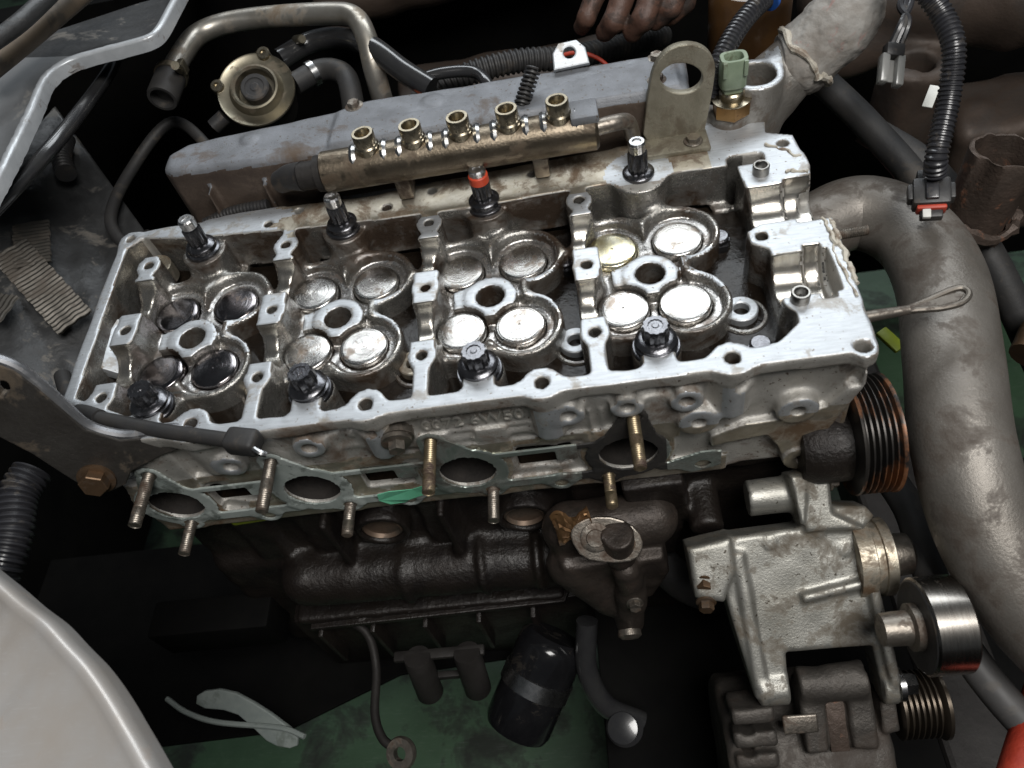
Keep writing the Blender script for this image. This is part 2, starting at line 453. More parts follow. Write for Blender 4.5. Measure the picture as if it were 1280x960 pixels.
        for p in co:
            for ax in range(3):
                if p[ax]: continue
                q = list(p); q[ax] = 1; q = tuple(q); A, B = val[p], val[q]; m_ = (A < 0) != (B < 0)
                t = np.where(m_, A / np.where(A == B, 1, A - B), 0); pos = np.tile(np.array(p, float), (len(I), 1)); pos[:, ax] = t
                acc[m_] += pos[m_]; cnt += m_
        V = s.lo + (I + acc / cnt[:, None]) * s.h
        F = []
        for ax in range(3):
            a1, a2 = [(1, 2), (2, 0), (0, 1)][ax]
            sl0 = [slice(None)] * 3; sl1 = [slice(None)] * 3; sl0[ax] = slice(0, -1); sl1[ax] = slice(1, None)
            E = np.argwhere(ins[tuple(sl0)] != ins[tuple(sl1)])
            E = E[(E[:, a1] > 0) & (E[:, a2] > 0) & (E[:, a1] < f.shape[a1] - 1) & (E[:, a2] < f.shape[a2] - 1)]
            if not len(E): continue
            def at(d1, d2):
                Q = E.copy(); Q[:, a1] -= d1; Q[:, a2] -= d2; return idx[tuple(Q.T)]
            q = np.stack([at(1, 1), at(0, 1), at(0, 0), at(1, 0)], 1)
            flip = ~ins[tuple(E.T)]; q[flip] = q[flip][:, ::-1]; F.append(q)
        F = np.concatenate(F)
        s.V = V; s.F = F
        return V, F
    def result(s, mifun=None):
        V, F = s.mesh(); mi = None
        if mifun is not None:
            P4 = V[F]; c = P4.mean(1); n = np.cross(P4[:, 2] - P4[:, 0], P4[:, 3] - P4[:, 1]); n /= np.maximum(1e-9, np.linalg.norm(n, axis=1))[:, None]
            mi = mifun(c, n)
        if s.fr:
            O, U, W, N = s.fr; V = np.array(O) + V[:, :1] * np.array(U) + V[:, 1:2] * np.array(W) + V[:, 2:] * np.array(N)
        return (V, F.tolist(), mi) if mi is not None else (V, F.tolist())
# ================================================================ the cylinder head
PITCH = 9.6
HX = [PITCH * k for k in range(4)]
TAPS = [(1.62, 2.95), (5.65, 3.1), (1.78, -2.05), (5.3, -2.2)]     # rear left, rear right, front left, front right, within a cylinder
REARB = [(3.45, 6.95), (13.3, 7.0), (22.8, 7.1), (32.7, 7.4)]
FRONTB = [(3.3, -6.1), (12.8, -6.4), (22.4, -6.5), (31.9, -6.4)]
BUMPS = [(6.2, -7.9), (16.25, -8.1), (25.75, -8.14), (35.5, -8.1)]
RHOLES = [(-2.2, 8.8), (8.0, 8.1), (10.05, 9.0), (16.25, 7.9), (19.3, 8.85), (26.0, 9.0), (41.75, 8.1)]
OUT = [(-2.98, 8.6), (-2.3, 9.5), (2.2, 9.56), (5.65, 9.9), (8.28, 9.84), (11.46, 9.6), (15.4, 9.4), (19.5, 9.8), (23.6, 10.0), (27.4, 10.2), (31.1, 10.3), (33.2, 10.6),
       (36.9, 9.95), (38.2, 11.2), (41.2, 10.6), (41.0, 9.5), (42.5, 8.8), (42.8, 5.7), (42.3, 3.25), (42.85, 0.9), (42.65, -4.0), (42.6, -8.3), (42.4, -8.9), (41.75, -9.2), (41.1, -8.75),
       (36.5, -8.8), (35.4, -9.0), (34.4, -8.8), (26.6, -8.85), (25.7, -9.0), (24.8, -8.85), (17.2, -8.95), (16.2, -9.1), (15.2, -9.0), (7.5, -9.1), (6.2, -9.1), (3.0, -8.3), (-2.6, -5.0)]
CAV = [(-2.2, 8.0), (-1.2, 8.7), (2.0, 8.0), (8.7, 7.3), (16.2, 6.8), (21.7, 6.6), (27.2, 6.8), (35.7, 6.9), (38.6, 6.8), (38.9, 4.0), (38.9, -3.6), (38.7, -4.7), (38.85, -5.15), (39.25, -5.66), (39.2, -6.3), (38.4, -7.0), (37.8, -7.4), (36.5, -7.7),
       (32.9, -7.9), (24.3, -7.95), (18.4, -8.0), (14.8, -8.1), (8.0, -8.1), (3.4, -7.4), (-1.7, -4.9)]
BOSSES = [(7.3, -3.1), (12.35, -2.2), (26.85, -2.1), (30.0, -2.0), (33.1, -2.1), (33.75, -4.25), (39.0, -4.25), (39.8, -9.3)]
PORTS = [1.8, 10.65, 20.3, 29.8]
PZ = -7.0
STUDS = [(2.0, -3.45), (9.5, -3.5), (18.95, -3.45), (30.25, -3.4), (1.6, -9.3), (12.3, -9.2), (21.4, -9.3), (28.5, -9.2)]
C = Cast((-3.8, -10.4, -10.9), (44.2, 12.6, 0.7), 0.145)
C.prism(OUT, 'z', -0.95, 0.0, k=0, rd=.1)                                   # deck rim
C.prism(OUT, 'z', -10.3, -0.5, k=.25, rd=.2, off=-0.58)                     # body
C.prism([(-1, -8.0), (42, -8.0), (42.3, 8), (-1, 8)], 'z', -10.3, -9.3, k=.2)   # foot
C.box((-0.5, -8.6, -10.3), (35.5, -7.2, -8.6), k=.15)                         # lower exhaust flange
C.box((-0.5, -8.45, -5.4), (33.5, -7.4, -4.6), k=.15)                         # upper ledge of the exhaust flange
for px in PORTS:
    C.cyl((px, 0, PZ), 'y', 2.75, -8.55, -7.0, k=.4)
for x0, x1, z0, z1 in ((4.2, 7.6, -7.9, -6.1), (13.9, 16.9, -7.9, -5.8), (23.3, 26.6, -7.9, -5.8)):
    C.box((x0, -9, z0), (x1, -6.9, z1), k=.1, cut=True)                       # slots between the ports
for x, z in STUDS: C.cyl((x, 0, z), 'y', 1.0, -8.55, -7.0, k=.4)
C.prism(CAV, 'z', -6.0, 1.0, k=.12, cut=True, rd=.05)                         # valley
# rail pads and bosses
for x, y in BUMPS: C.cyl((x, y, 0), 'z', 1.05, -4, 0, k=.5)
for x, y in FRONTB:
    C.cyl((x, y, 0), 'z', 1.3, -6.2, -0.55, k=.25)
    C.box((x - .9, -8.6, -6), (x + .9, y - .6, -0.02), k=.3)
for x, y in REARB:
    C.cyl((x, y, 0), 'z', 1.5, -6.2, -0.45, k=.35)
    C.cyl((x, y - .3, 0), 'z', 2.3, -6.2, -3.6, k=1.2, r2=1.5)
C.cyl((32.7, 7.4, 0), 'z', 1.75, -4, -0.12, k=.5)
for x, y in ((-2.2, 8.8),): C.cyl((x, y, 0), 'z', .75, -5, 0, k=.3)
# rear inner wall shoulders between the stud bosses
for a, b in ((5.0, 8.6), (10.7, 11.9), (15, 18.3), (20.3, 21.3), (24.6, 27.9), (29.9, 31), (34.6, 38.5)):
    C.box((a, 6.0, -6), (b, 7.9, -2.9), k=.5, r=.4)
for a, b in ((5.4, 8.7), (15.0, 18.3), (24.7, 27.9), (34.6, 37.2), (10.6, 11.7), (20.3, 21.2), (30.0, 31.0)):
    C.box((a, 5.5, -4.95), (b, 8.9, -2.9), k=.15, r=.2, cut=True)
# lobed tappet banks
for k in range(4):
    X = HX[k]
    for tx, ty in TAPS: C.cyl((X + tx + (.12 if tx > 4 else 0), ty * 1.06, 0), 'z', 2.46, -6.2, -1.6, k=1.1, rd=.22)
    C.box((X + .4, -1.6, -6.2), (X + 5.8, 2.6, -1.6), k=.7, r=.2)
for k in range(4):
    X = HX[k]
    for tx, ty in TAPS: C.cyl((X + tx + (.12 if tx > 4 else 0), ty * 1.06, 0), 'z', 1.96, -2.2, 0.0, k=.45, cut=True, rd=.05)
    C.box((X + 1.0, -1.9, -2.2), (X + 5.35, 2.75, 0), k=.5, r=.1, cut=True)
    C.box((X + .3, -1.4, -2.2), (X + 2, 2.1, 0), k=.2, r=.1, cut=True)
# cap webs with their bearing saddles
for k in range(4):
    X = HX[k]
    yb, yt = (-5.9, 6.6) if k == 0 else (-8.3, 8.0)
    C.box((X - .48, yb, -6.2), (X + .48, yt, -0.0), k=.15, r=.1)
    for y0, y1 in ((-4.6, -.9), (.9, 4.7)): C.box((X - .74, y0, -6.2), (X + .74, y1, -0.0), k=.2, r=.12)
    for y in (5.74, 0.0, -5.18): C.cyl((X, y, 0), 'z', .84, -6, 0, k=.35)
    C.box((X - .8, -1.25, -5), (X + .75, 1.35, 0), k=.15, r=.12)
    C.seg((X + .6, 2.9, -3.6), (X + 1.4, 1.0, -3.4), .9, k=.5)
    C.seg((X + .6, -2.6, -3.6), (X + 1.4, -.6, -3.4), .9, k=.5)
    C.cyl((X, 2.87, 0), 'x', 1.46, X - 1.3, X + .95, k=.06, cut=True, rd=.03)
    C.cyl((X, -2.65, 0), 'x', 1.46, X - 1.3, X + .95, k=.06, cut=True, rd=.03)
# injector pads
for k in range(4):
    X = HX[k] + 3.6
    C.cyl((X, .1, 0), 'z', 1.6, -5, -1.55, k=.12)
    C.prism([(X - 2.3, -.7), (X - 1.0, -1.35), (X + .5, -1.3), (X + 1.5, -.8), (X + 1.75, .3), (X + 1.1, 1.2), (X - .3, 1.6), (X - 1.3, 1.2), (X - 2.3, .8)], 'z', -5, -1.62, k=.12)
# timing end tower
C.prism([(38.7, 6.9), (38.7, 4.6), (39.2, 4.2), (42.6, 4.6), (42.75, 7)], 'z', -7, 0, k=.15)
C.prism([(38.0, .75), (38.1, -.2), (39.0, -.9), (41.5, -1.3), (42.7, -1.3), (42.75, 1.0), (40.9, 1.35), (38.9, 1.3)], 'z', -7, 0, k=.12)
C.box((38.9, -6, -7), (42.6, 6, -1.9), k=.3)
C.cyl((40, 2.87, 0), 'x', 1.6, 37.8, 43.6, k=.05, cut=True, rd=.03)
C.cyl((40, -2.95, 0), 'x', 1.6, 37.8, 41.9, k=.05, cut=True, rd=.03)
C.cyl((40, 2.87, 0), 'x', 1.95, 40.9, 43.6, k=.05, cut=True, rd=.03)
C.cyl((40, -2.95, 0), 'x', 2.0, 40.7, 41.6, k=.05, cut=True, rd=.03)
C.box((38.2, 6.7, -5), (40.3, 7.6, 1), k=.3, r=.3, cut=True)
# rear boss by the outlet, cast lumps outside
C.cyl((37.5, 10.8, 0), 'z', 1.5, -5, 0, k=.5)
for x, z in BOSSES: C.cyl((x, 0, z), 'y', .92 if z > -4 else 1.12, -9.05, -7.2, k=.35)
for x in (27.9, 28.6, 29.3): C.box((x - .08, -8.5, -4.7), (x + .08, -7.5, -2.6), k=.1, r=.05)
C.prism([(34.5, -6.2), (36.2, -5.4), (38.0, -5.3), (40.6, -4.6), (42.0, -2.2), (42.3, -1.5), (42.3, -3), (40.9, -7.2), (40.9, -8.8), (39.0, -10.2), (38.3, -8.0), (37.6, -6.7), (34.5, -7.3)], 'y', -8.75, -7.3, k=.25)
for x in (8.6, 9.4, 13.9, 14.7, 15.5, 35.4, 36.6): C.box((x - .07, -8.55, -2.3), (x + .07, -7.5, -.9), k=.15, r=.05)
for x, w in ((9.0, 1.6), (14.6, 1.8), (28.4, 1.0), (31.5, 1.0), (37.2, 1.6)): C.box((x - w, -9.2, -1.75), (x + w, -8.12, -.95), k=.25, r=.25, cut=True)
C.box((18.0, -8.4, -3.35), (25.2, -7.6, -1.15), k=.1, r=.1)
C.box((18.35, -8.9, -3.05), (24.85, -8.28, -1.3), k=.08, r=.08, cut=True)
C.seg((17.5, -8.2, -3.9), (25.5, -8.2, -3.75), .28, k=.3)
C.seg((13.8, -8.2, -3.2), (17.0, -8.2, -3.15), .25, k=.3)
# holes
for x, y in RHOLES: C.cyl((x, y, 0), 'z', .3, -2.5, 1, k=.08, cut=True)
for x, y in BUMPS + [(41.8, -8.4)]: C.cyl((x, y, 0), 'z', .38, -3, 1, k=.1, cut=True)
for k in range(4):
    for y in (5.74, 0.0, -5.18): C.cyl((HX[k], y, 0), 'z', .33, -3, 1, k=.08, cut=True)
    X = HX[k]
    for tx, ty in TAPS: C.cyl((X + tx, ty, 0), 'z', 1.54, -4.5, 0, k=.04, cut=True, rd=.02)
    C.cyl((X + 3.6, .1, 0), 'z', .84, -9, 0, k=.05, cut=True, rd=.02)
for x, y in ((38.75, .25), (41.75, 8.1)): C.cyl((x, y, 0), 'z', .34, -3, 1, k=.05, cut=True)
for x, z in BOSSES: C.cyl((x, 0, z), 'y', .4, -9.4, -7.4, k=.06, cut=True)
for px in PORTS: C.cyl((px, 0, PZ), 'y', 1.7, -9, -4.0, k=.06, cut=True)
for px in PORTS: C.sphere((px, -4.0, PZ), 1.9, k=.3, cut=True)
C.rough(.02, 1.1, 3)
# keep machined planes flat: re-cut them after the roughening
C.box((-4, -11, 0.0), (45, 13, 2), k=0, r=0, cut=True)
C.box((18.35, -8.95, -3.05), (24.85, -8.28, -1.3), k=.03, r=.05, cut=True)

def head_mi(c, n):
    mi = np.zeros(len(c), np.int32)
    x, y, z = c.T
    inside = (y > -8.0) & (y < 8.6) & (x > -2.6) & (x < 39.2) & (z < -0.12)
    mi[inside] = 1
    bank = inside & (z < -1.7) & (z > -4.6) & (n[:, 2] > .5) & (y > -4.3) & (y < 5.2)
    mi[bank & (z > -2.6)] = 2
    mi[inside & (z < -5.55)] = 6
    top = (z > -.07) & (n[:, 2] > .75)
    mi[top] = 3
    mi[top & (y > 6.3) & (x < 37.2) & (x > 9.0 + .8 * np.sin(3 * y) + .3 * np.sin(11 * y)) & ((x - 32.7) ** 2 + (y - 7.4) ** 2 > 4.6)] = 4
    pad = (z > -1.72) & (z < -1.45) & (n[:, 2] > .8) & (y > -1.6) & (y < 1.7)
    mi[pad] = 3
    for Y, R in ((2.87, 1.46), (-2.65, 1.46), (2.87, 1.6), (-2.95, 1.6), (2.87, 1.95), (-2.95, 2.0)):
        rr = np.sqrt((y - Y) ** 2 + z ** 2); mi[(abs(rr - R) < .06) & (z < -.05) & (abs(n[:, 0]) < .3) & (z > -2.2)] = 5
    boss = (y < -8.95) & (n[:, 1] < -.8) & (z < -1.2)
    mi[boss] = 3
    mi[(y < -8.42) & (n[:, 1] < -.8) & (z < -4.4) & (z > -10.3)] = 4
    for px in PORTS: mi[((x - px) ** 2 + (z - PZ) ** 2 < 1.95 ** 2) & (y < -1) & (y > -8.45) & (z < -4.5)] = 7
    return mi
SOOTY = mat('port_soot', (.018, .016, .015), (.03, .026, .023), rough=.7, rough2=.85, scale=90, bump=.6, spec=.2)
HEAD = empty('cylinder_head', (20, 0, -10.3), 'stripped aluminium cylinder head with open camshaft bearings, bolted on the dark engine block', 'cylinder head')
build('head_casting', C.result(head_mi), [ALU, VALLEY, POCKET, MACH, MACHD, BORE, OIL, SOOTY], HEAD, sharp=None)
# ---------------------------------------------------------------- parts of the head
for i, (x, z) in enumerate(STUDS):
    L = 3.5 if i < 4 else 2.5
    build('exhaust_stud', threaded((x, -8.4, z), (0, -1, 0), L, .36, .13, (1.6, 2.2) if i % 2 else (2.4, 2.9)), STUD if i in (2, 3, 7) else WORN, HEAD)
DOW = mat('grey_steel_sleeve', (0.30, 0.29, 0.27), (0.18, 0.17, 0.155), metal=1.0, rough=0.25, scale=150)
for x, y in ((39.85, 5.65), (39.6, -4.85)):
    build('dowel_sleeve', lathe([(.33, -.6), (.33, .55), (.37, .6), (.46, .6), (.5, .55), (.5, -.6)], (x, y, 0), (0, 0, 1), 24, close=True), DOW, HEAD)
build('cover_stud', threaded((42.5, .35, -.9), (1, .02, .02), 2.2, .3, .12), WORN, HEAD)
LETT = mat('cast_letter_aluminium', (.56, .54, .50), (.46, .44, .40), metal=.6, rough=.4)
build('casting_number', text_mesh('0072 6W50', frame((18.7, -8.30, -2.65), (1, 0, 0.012), (0, 0, 1)), 1.2, .14, .0), LETT, HEAD, smooth=False)
build('casting_mark', text_mesh('IF', frame((21.2, -8.48, -3.98), (1, 0, 0.012), (0, 0, 1)), .4, .06), ALU, HEAD, smooth=False)
# hex bolt with washer screwed into the front wall
pb = build('side_bolt', join(hexbolt((17.3, -8.9, -2.35), (0.1, -1, -.1), .5, .55, .85, .3), lathe([(.95, 0), (.95, .5)], (17.3, -8.4, -2.35), (0.1, -1, -.1), 20)), WORN, HEAD)
OP = [(x * 1.0, y) for x, y in CAV]
build('oil_pool', plate(OP, [], frame((0, 0, -3.4), (1, 0, 0), (0, 1, 0)), .25, .02), OIL, HEAD, smooth=False)
# ring bosses and dark bolts on the valley floor
for x, y in ((8.25, -3.6), (17.9, -3.4), (27.6, -3.3), (37.2, -2.6)):
    build('oil_drain_ring', lathe([(.45, -.2), (.45, .5), (.52, .56), (.88, .56), (.95, .5), (.95, -.2)], (x, y, -3.2), (0, 0, 1), 28, close=True), MACH if x > 20 else MACHD, HEAD)
    build('oil_ring_wall', lathe([(1.1, 0), (1.1, 1.8), (1.15, 1.9), (1.3, 1.9), (1.38, 1.8), (1.45, 0)], (x + .1, y - .2, -4.9), (0, 0, 1), 28, close=True), VALLEY, HEAD)
for x, y in ((27.45, 3.0), (37.0, 3.1), (17.85, 3.1), (8.3, 3.1), (37.6, -5.6)):
    build('valley_bolt', join(hexbolt((x, y, -3.6), (0, 0, 1), .72, .7, 1.05, .3), lathe([(.6, 0), (.6, 1.7), (.5, 1.8)], (x, y, -4.0), (0, 0, 1), 12)), OILBOLT, HEAD)
REDM = mat('copper_red_shim', (0.45, 0.14, 0.07), (0.30, 0.09, 0.05), metal=0.7, rough=0.3)
build('copper_shim', rbox((27.0, -.9, -4.2), (28.2, 0.5, -3.3), .08), REDM, HEAD)
build('steel_shim', rbox((-1.0, -2.0, -.4), (1.0, 1.9, .4), .06, frame((-1.45, .2, -1.75), (1, -.2, -.5), (.1, 1, 0))), MACH, HEAD)
build('end_cup_plug', lathe([(1.2, 0), (1.2, 1.2), (1.15, 1.25), (1.05, 1.1), (.0, 1.05)], (-.75, 7.15, -2.6), (0, 0, 1), 28), MACHD, HEAD)
# crust of old sealant along the timing end
SEAL = mat('old_sealant', (0.42, 0.38, 0.31), (0.55, 0.52, 0.45), rough=0.6, scale=200, bump=1.0, bump_scale=300, dirt=(0.2, 0.15, 0.11), dirt_amt=.4, dirt_scale=90)
def crust(p, q, n, amp, r):
    P0 = Vector(p); P1 = Vector(q)
    return tube([P0.lerp(P1, i / n) + Vector([random.uniform(-amp, amp), random.uniform(-amp, amp), random.uniform(-.02, .05)]) for i in range(n + 1)], lambda t: r * (0.5 + random.random()), 6, 2)
for seal in (crust((42.7, .9, -.05), (42.62, -4.2, -.08), 14, .1, .16), crust((42.3, 1.1, .02), (42.35, -1.2, .02), 6, .12, .12), crust((41.2, 5.4, .02), (42.6, 5.2, .02), 5, .1, .12),
      crust((42.2, -1.2, 0), (42.35, -5.2, 0), 10, .08, .07), crust((40.7, 8.2, .0), (42.4, 6.6, .0), 7, .15, .08)):
    build('sealant_crust', seal, SEAL, HEAD)

# ---------------------------------------------------------------- tappets
def disc_tappet(r=1.49, crown=.03, dot=True):
    prof = [(r, -1.6), (r, -.1), (r - .03, -.04), (r - .1, 0.0), (r * .75, crown * .4), (r * .45, crown * .8), (r * .2, crown)]
    prof += [(.09, crown), (.05, crown - .05), (.01, crown - .06)] if dot else [(.01, crown)]
    return lathe(prof, (0, 0, 0), (0, 0, 1), 56)
TM = [disc_tappet(1.49, .03, False), disc_tappet(1.5, .05), disc_tappet(1.4, .0, False)]
TAPD = mat('tappet_dark_glossy', (0.28, 0.265, 0.27), (0.19, 0.175, 0.18), metal=1.0, rough=0.1, rough2=0.2, dirt=(0.16, 0.12, 0.09), dirt_amt=.2, dirt_scale=80, scale=90, dirt_rough=.25, rings=.15)
BANK = ['the bank by the end shim', 'the bank left of the red banded bolt', 'the bank below the red banded bolt', 'the bank by the timing tower']
CORN = ['rail side', 'rail side', 'stud side', 'stud side']
LOOK = [['oil splashed', 'blue grey glossy', 'dull dark', 'purple grey glossy'],
        ['bright edged', 'brushed grey', 'grimy mottled', 'scuffed warm grey'],
        ['number scratched', 'blazing bright', 'brown rubbed', 'ring turned'],
        ['straw yellow', 'softly brushed', 'swirl marked', 'finely ring turned']]
for k in range(4):
    for c, (tx, ty) in enumerate(TAPS):
        v = TM[(k + c) % 2] if not (k == 2 and c == 1) else TM[0]
        tz = -1.93 - (.12 if k == 0 else 0); dx = HX[k] + tx
        o = build('valve_tappet', ([(a + dx, b + ty, z + tz) for a, b, z in v[0]], v[1]), TAPY if (k, c) == (3, 0) else TAPD if k == 0 else TAP, None,
                  '%s tappet, %s of %s' % (LOOK[k][c], CORN[c], BANK[k]), 'tappet', 'valve tappets in the cylinder head')
        o.rotation_euler = (random.uniform(-.02, .02), random.uniform(-.02, .02), random.random() * 6)

# ---------------------------------------------------------------- head bolts
TIPW = mat('bright_bolt_tip', (0.72, 0.72, 0.72), (0.5, 0.5, 0.5), metal=1.0, rough=0.25, dirt=(0.1, 0.09, 0.08), dirt_amt=.3, dirt_scale=150)
REDP = mat('red_paint', (0.62, 0.075, 0.03), (0.50, 0.06, 0.025), rough=0.35, scale=150, dirt=(0.2, 0.03, 0.02), dirt_amt=.3, dirt_scale=120)
def star(prof, p0, axis, n=12, amp=.13):
    seg = n * 4; V, F = lathe(prof, (0, 0, 0), (0, 0, 1), seg); out = []
    for i, v in enumerate(V):
        s = 1 + amp * (0.5 * math.cos(2 * math.pi * (i % seg) / 4) - .5); out.append((v[0] * s, v[1] * s, v[2]))
    u, w, d = axes(axis); p0 = Vector(p0)
    return [tuple(p0 + u * x + w * y + d * z) for x, y, z in out], F
def rear_bolt(x, y, lean, h, label, red=False, bright=True):
    ax = Vector((lean[0], lean[1], 1)).normalized(); p = Vector((x, y, -.5))
    E = empty('head_bolt', p, label, 'bolt', 'head bolts standing in the head')
    build('washer', lathe([(1.0, 0), (1.18, .04), (1.18, .26), (1.1, .32), (.6, .34)], p, ax, 32), OILBOLT, E)
    build('flange', lathe([(.98, .3), (1.02, .36), (1.0, .62), (.86, .74), (.55, .78)], p, ax, 32), OILBOLT, E)
    build('splined_head', star([(.62, .6), (.62, h * .72), (.55, h * .76)], p, ax), OILBOLT, E)
    if red: build('paint_band', lathe([(.6, h * .66), (.63, h * .67), (.63, h * .84), (.58, h * .86)], p, ax, 24), REDP, E)
    build('bolt_tip', star([(.5, h * .7), (.55, h * .86), (.55, h - .12), (.46, h), (.3, h), (.26, h - .1)], p, ax, 12, .05), TIPW if bright else STEEL, E)
rear_bolt(3.45, 6.95, (.02, .02), 2.8, 'oily head bolt with bright worn tip beside the end cup plug')
rear_bolt(13.3, 7.0, (.03, -.02), 2.8, 'dark head bolt with a white scuffed tip, in front of the fuel rail end')
rear_bolt(22.8, 7.1, (0, 0), 3.0, 'head bolt with a red paint band below its bright tip', True)
rear_bolt(32.7, 7.4, (0, 0), 2.9, 'clean chrome head bolt standing in front of the lifting eye', False, False)
def front_bolt(x, y, lean, label):
    ax = Vector((lean[0], lean[1], 1)).normalized(); p = Vector((x, y, -.55))
    E = empty('head_bolt', p, label, 'bolt', 'head bolts standing in the head')
    build('washer', lathe([(1.1, -.02), (1.28, .02), (1.28, .2), (1.22, .27), (.7, .28)], p, ax, 36), OILBOLT, E)
    build('flange', lathe([(1.0, .27), (1.16, .31), (1.16, .46), (1.05, .52), (1.05, .58), (1.1, .62), (1.1, .74), (1.0, .82), (.85, .9), (.6, .92)], p, ax, 36), OILBOLT, E)
    build('splined_head', star([(.72, .8), (.74, 1.72), (.66, 1.84), (.42, 1.84), (.38, 1.78), (.2, 1.78), (.16, 1.82), (.02, 1.82)], p, ax, 12, .1), OILBOLT, E)
front_bolt(3.3, -6.1, (.02, .06), 'tar black head bolt beside the rubber plug hose')
front_bolt(12.8, -6.4, (-.02, .05), 'wet black head bolt above the second exhaust port')
front_bolt(22.4, -6.5, (0, .03), 'black head bolt directly above the cast number')
front_bolt(31.9, -6.4, (0, .02), 'black head bolt above the sooty exhaust port')

# ---------------------------------------------------------------- exhaust gasket
GASK = mat('gasket_steel', (0.42, 0.46, 0.43), (0.28, 0.33, 0.30), metal=0.8, rough=0.35, rough2=0.5, dirt=(0.07, 0.06, 0.05), dirt_amt=.5, dirt_scale=30, scale=50)
GASKG = mat('pale_green_gasket', (0.42, 0.455, 0.435), (0.28, 0.32, 0.30), metal=0.2, rough=0.4, rough2=0.55, dirt=(0.05, 0.06, 0.05), dirt_amt=.4, dirt_scale=40, scale=60)  # pale green tone for the left stretch of the gasket
SOOT = mat('sooty_flange', (0.035, 0.034, 0.034), (0.06, 0.055, 0.05), metal=0.4, rough=0.4, rough2=0.6, dirt=(0.015, 0.015, 0.015), dirt_amt=.4, scale=60, bump=.4)
G = Cast((-1.6, -.5, -11.2), (35.5, .5, -2.0), .11)
for i, px in enumerate(PORTS):
    G.cyl((px, 0, PZ), 'y', 2.5, -.06, .06, k=.0, rd=.03)
    for s in (STUDS[i], STUDS[i + 4]):
        G.cyl((s[0], 0, s[1]), 'y', .85, -.06, .06, k=.0, rd=.03)
        a = Vector((s[0], s[1])); b = Vector((px, PZ)); d = (b - a).normalized(); nn = Vector((-d.y, d.x))
        G.prism([tuple(a + nn * .85), tuple(a - nn * .85), tuple(b - nn * 2.3), tuple(b + nn * 2.3)], 'y', -.06, .06, k=.0, rd=.03)
for a, b in zip(PORTS, PORTS[1:]):
    G.box((a + 1.5, -.06, -5.85), (b - 1.5, .06, -5.35), k=.0, r=.03)
    G.box((a + 1.5, -.06, -9.3), (b - 1.5, .06, -8.4), k=.3, r=.03)
    G.cyl(((a + b) / 2 + .6, 0, -9.3), 'y', .9, -.06, .06, k=.3, rd=.03)
    G.cyl(((a + b) / 2 + .6, 0, -9.4), 'y', .42, -.3, .3, k=0, cut=True)
    G.box(((a + b) / 2 + .6, -.06, -6.9), ((a + b) / 2 + 1.9, .06, -5.4), k=.0, r=.03)
G.prism([(31.5, -8.6), (34.0, -7.6), (35.2, -7.7), (35.2, -9.3), (33.5, -9.9), (32.6, -9.3), (31.5, -9.2)], 'y', -.06, .06, k=.2, rd=.03)
G.cyl((34.1, 0, -9.0), 'y', .42, -.3, .3, k=0, cut=True)
for i, px in enumerate(PORTS):
    G.cyl((px, 0, PZ), 'y', 1.66, -.3, .3, k=0, cut=True)
    for s in (STUDS[i], STUDS[i + 4]): G.cyl((s[0], 0, s[1]), 'y', .42, -.3, .3, k=0, cut=True)
gV, gF = G.mesh(); gV = gV.copy(); gV[:, 1] -= 8.72
gc = gV[np.array(gF)].mean(1)
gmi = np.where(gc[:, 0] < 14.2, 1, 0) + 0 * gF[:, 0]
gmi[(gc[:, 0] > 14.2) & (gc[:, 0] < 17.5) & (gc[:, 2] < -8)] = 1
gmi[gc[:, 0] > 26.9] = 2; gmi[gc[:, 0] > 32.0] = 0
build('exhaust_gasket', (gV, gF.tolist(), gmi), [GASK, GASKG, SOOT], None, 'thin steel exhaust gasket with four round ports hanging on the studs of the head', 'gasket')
GT = mat('green_tape', (0.12, 0.42, 0.25), (0.16, 0.5, 0.33), rough=0.4, scale=80)
gt = [(14.4, -8.95, -8.1), (15.2, -9.0, -7.8), (16.6, -8.9, -8.0), (17.3, -8.95, -7.7), (17.4, -8.95, -8.6), (16.2, -9.05, -8.9), (15.9, -8.9, -9.4), (14.9, -9.0, -9.3), (14.3, -8.95, -8.8)]
build('tape_scrap', (gt + [(a, b + .06, c) for a, b, c in gt], [tuple(range(9)), tuple(reversed(range(9, 18)))] + [(i, i + 9, (i + 1) % 9 + 9, (i + 1) % 9) for i in range(9)]), GT, None, 'torn scrap of green tape stuck to the gasket between two ports', 'tape', smooth=False)
# ================================================================ behind the head: intake manifold, fuel rail, outlet
MANI = mat('grey_manifold_casting', (0.215, 0.225, 0.245), (0.145, 0.15, 0.16), metal=0.35, rough=0.42, rough2=0.6, dirt=(0.10, 0.072, 0.052), dirt_amt=.25, dirt_scale=18, scale=55, bump=.35, bump_scale=900, speck=(.1, .08, .06), speck_amt=.1)  # bluish sheen of the top is put into the base colour
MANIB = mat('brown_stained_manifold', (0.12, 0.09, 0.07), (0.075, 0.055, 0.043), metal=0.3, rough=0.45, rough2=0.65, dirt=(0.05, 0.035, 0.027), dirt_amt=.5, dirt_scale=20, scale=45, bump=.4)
K = Cast((-.2, 9.6, -5.5), (37.5, 18.4, 4.6), .17)
K.prism([(1.0, 11.9), (1.6, 11.3), (9.5, 10.75), (12.4, 10.9), (36.5, 10.9), (36.8, 14.5), (33, 15.6), (14.4, 16.1), (12.9, 15.4), (7.0, 15.0), (2.2, 14.6), (1.0, 13.6)], 'z', -5, 3.0, k=0, rd=.55)
K.prism([(12.9, 11.2), (36, 11.2), (36, 15), (14.6, 15.6), (13.2, 15.0)], 'z', 2, 3.18, k=.2, rd=.15)
K.cyl((20.0, 14.2, 0), 'z', .75, 2, 3.28, k=.1)
K.box((12.5, 10.3, -5), (36, 11.4, -1.0), k=.4, r=.3)
K.seg((13.6, 13.4, 3.22), (27, 13.2, 3.22), .07, k=.05, cut=True)
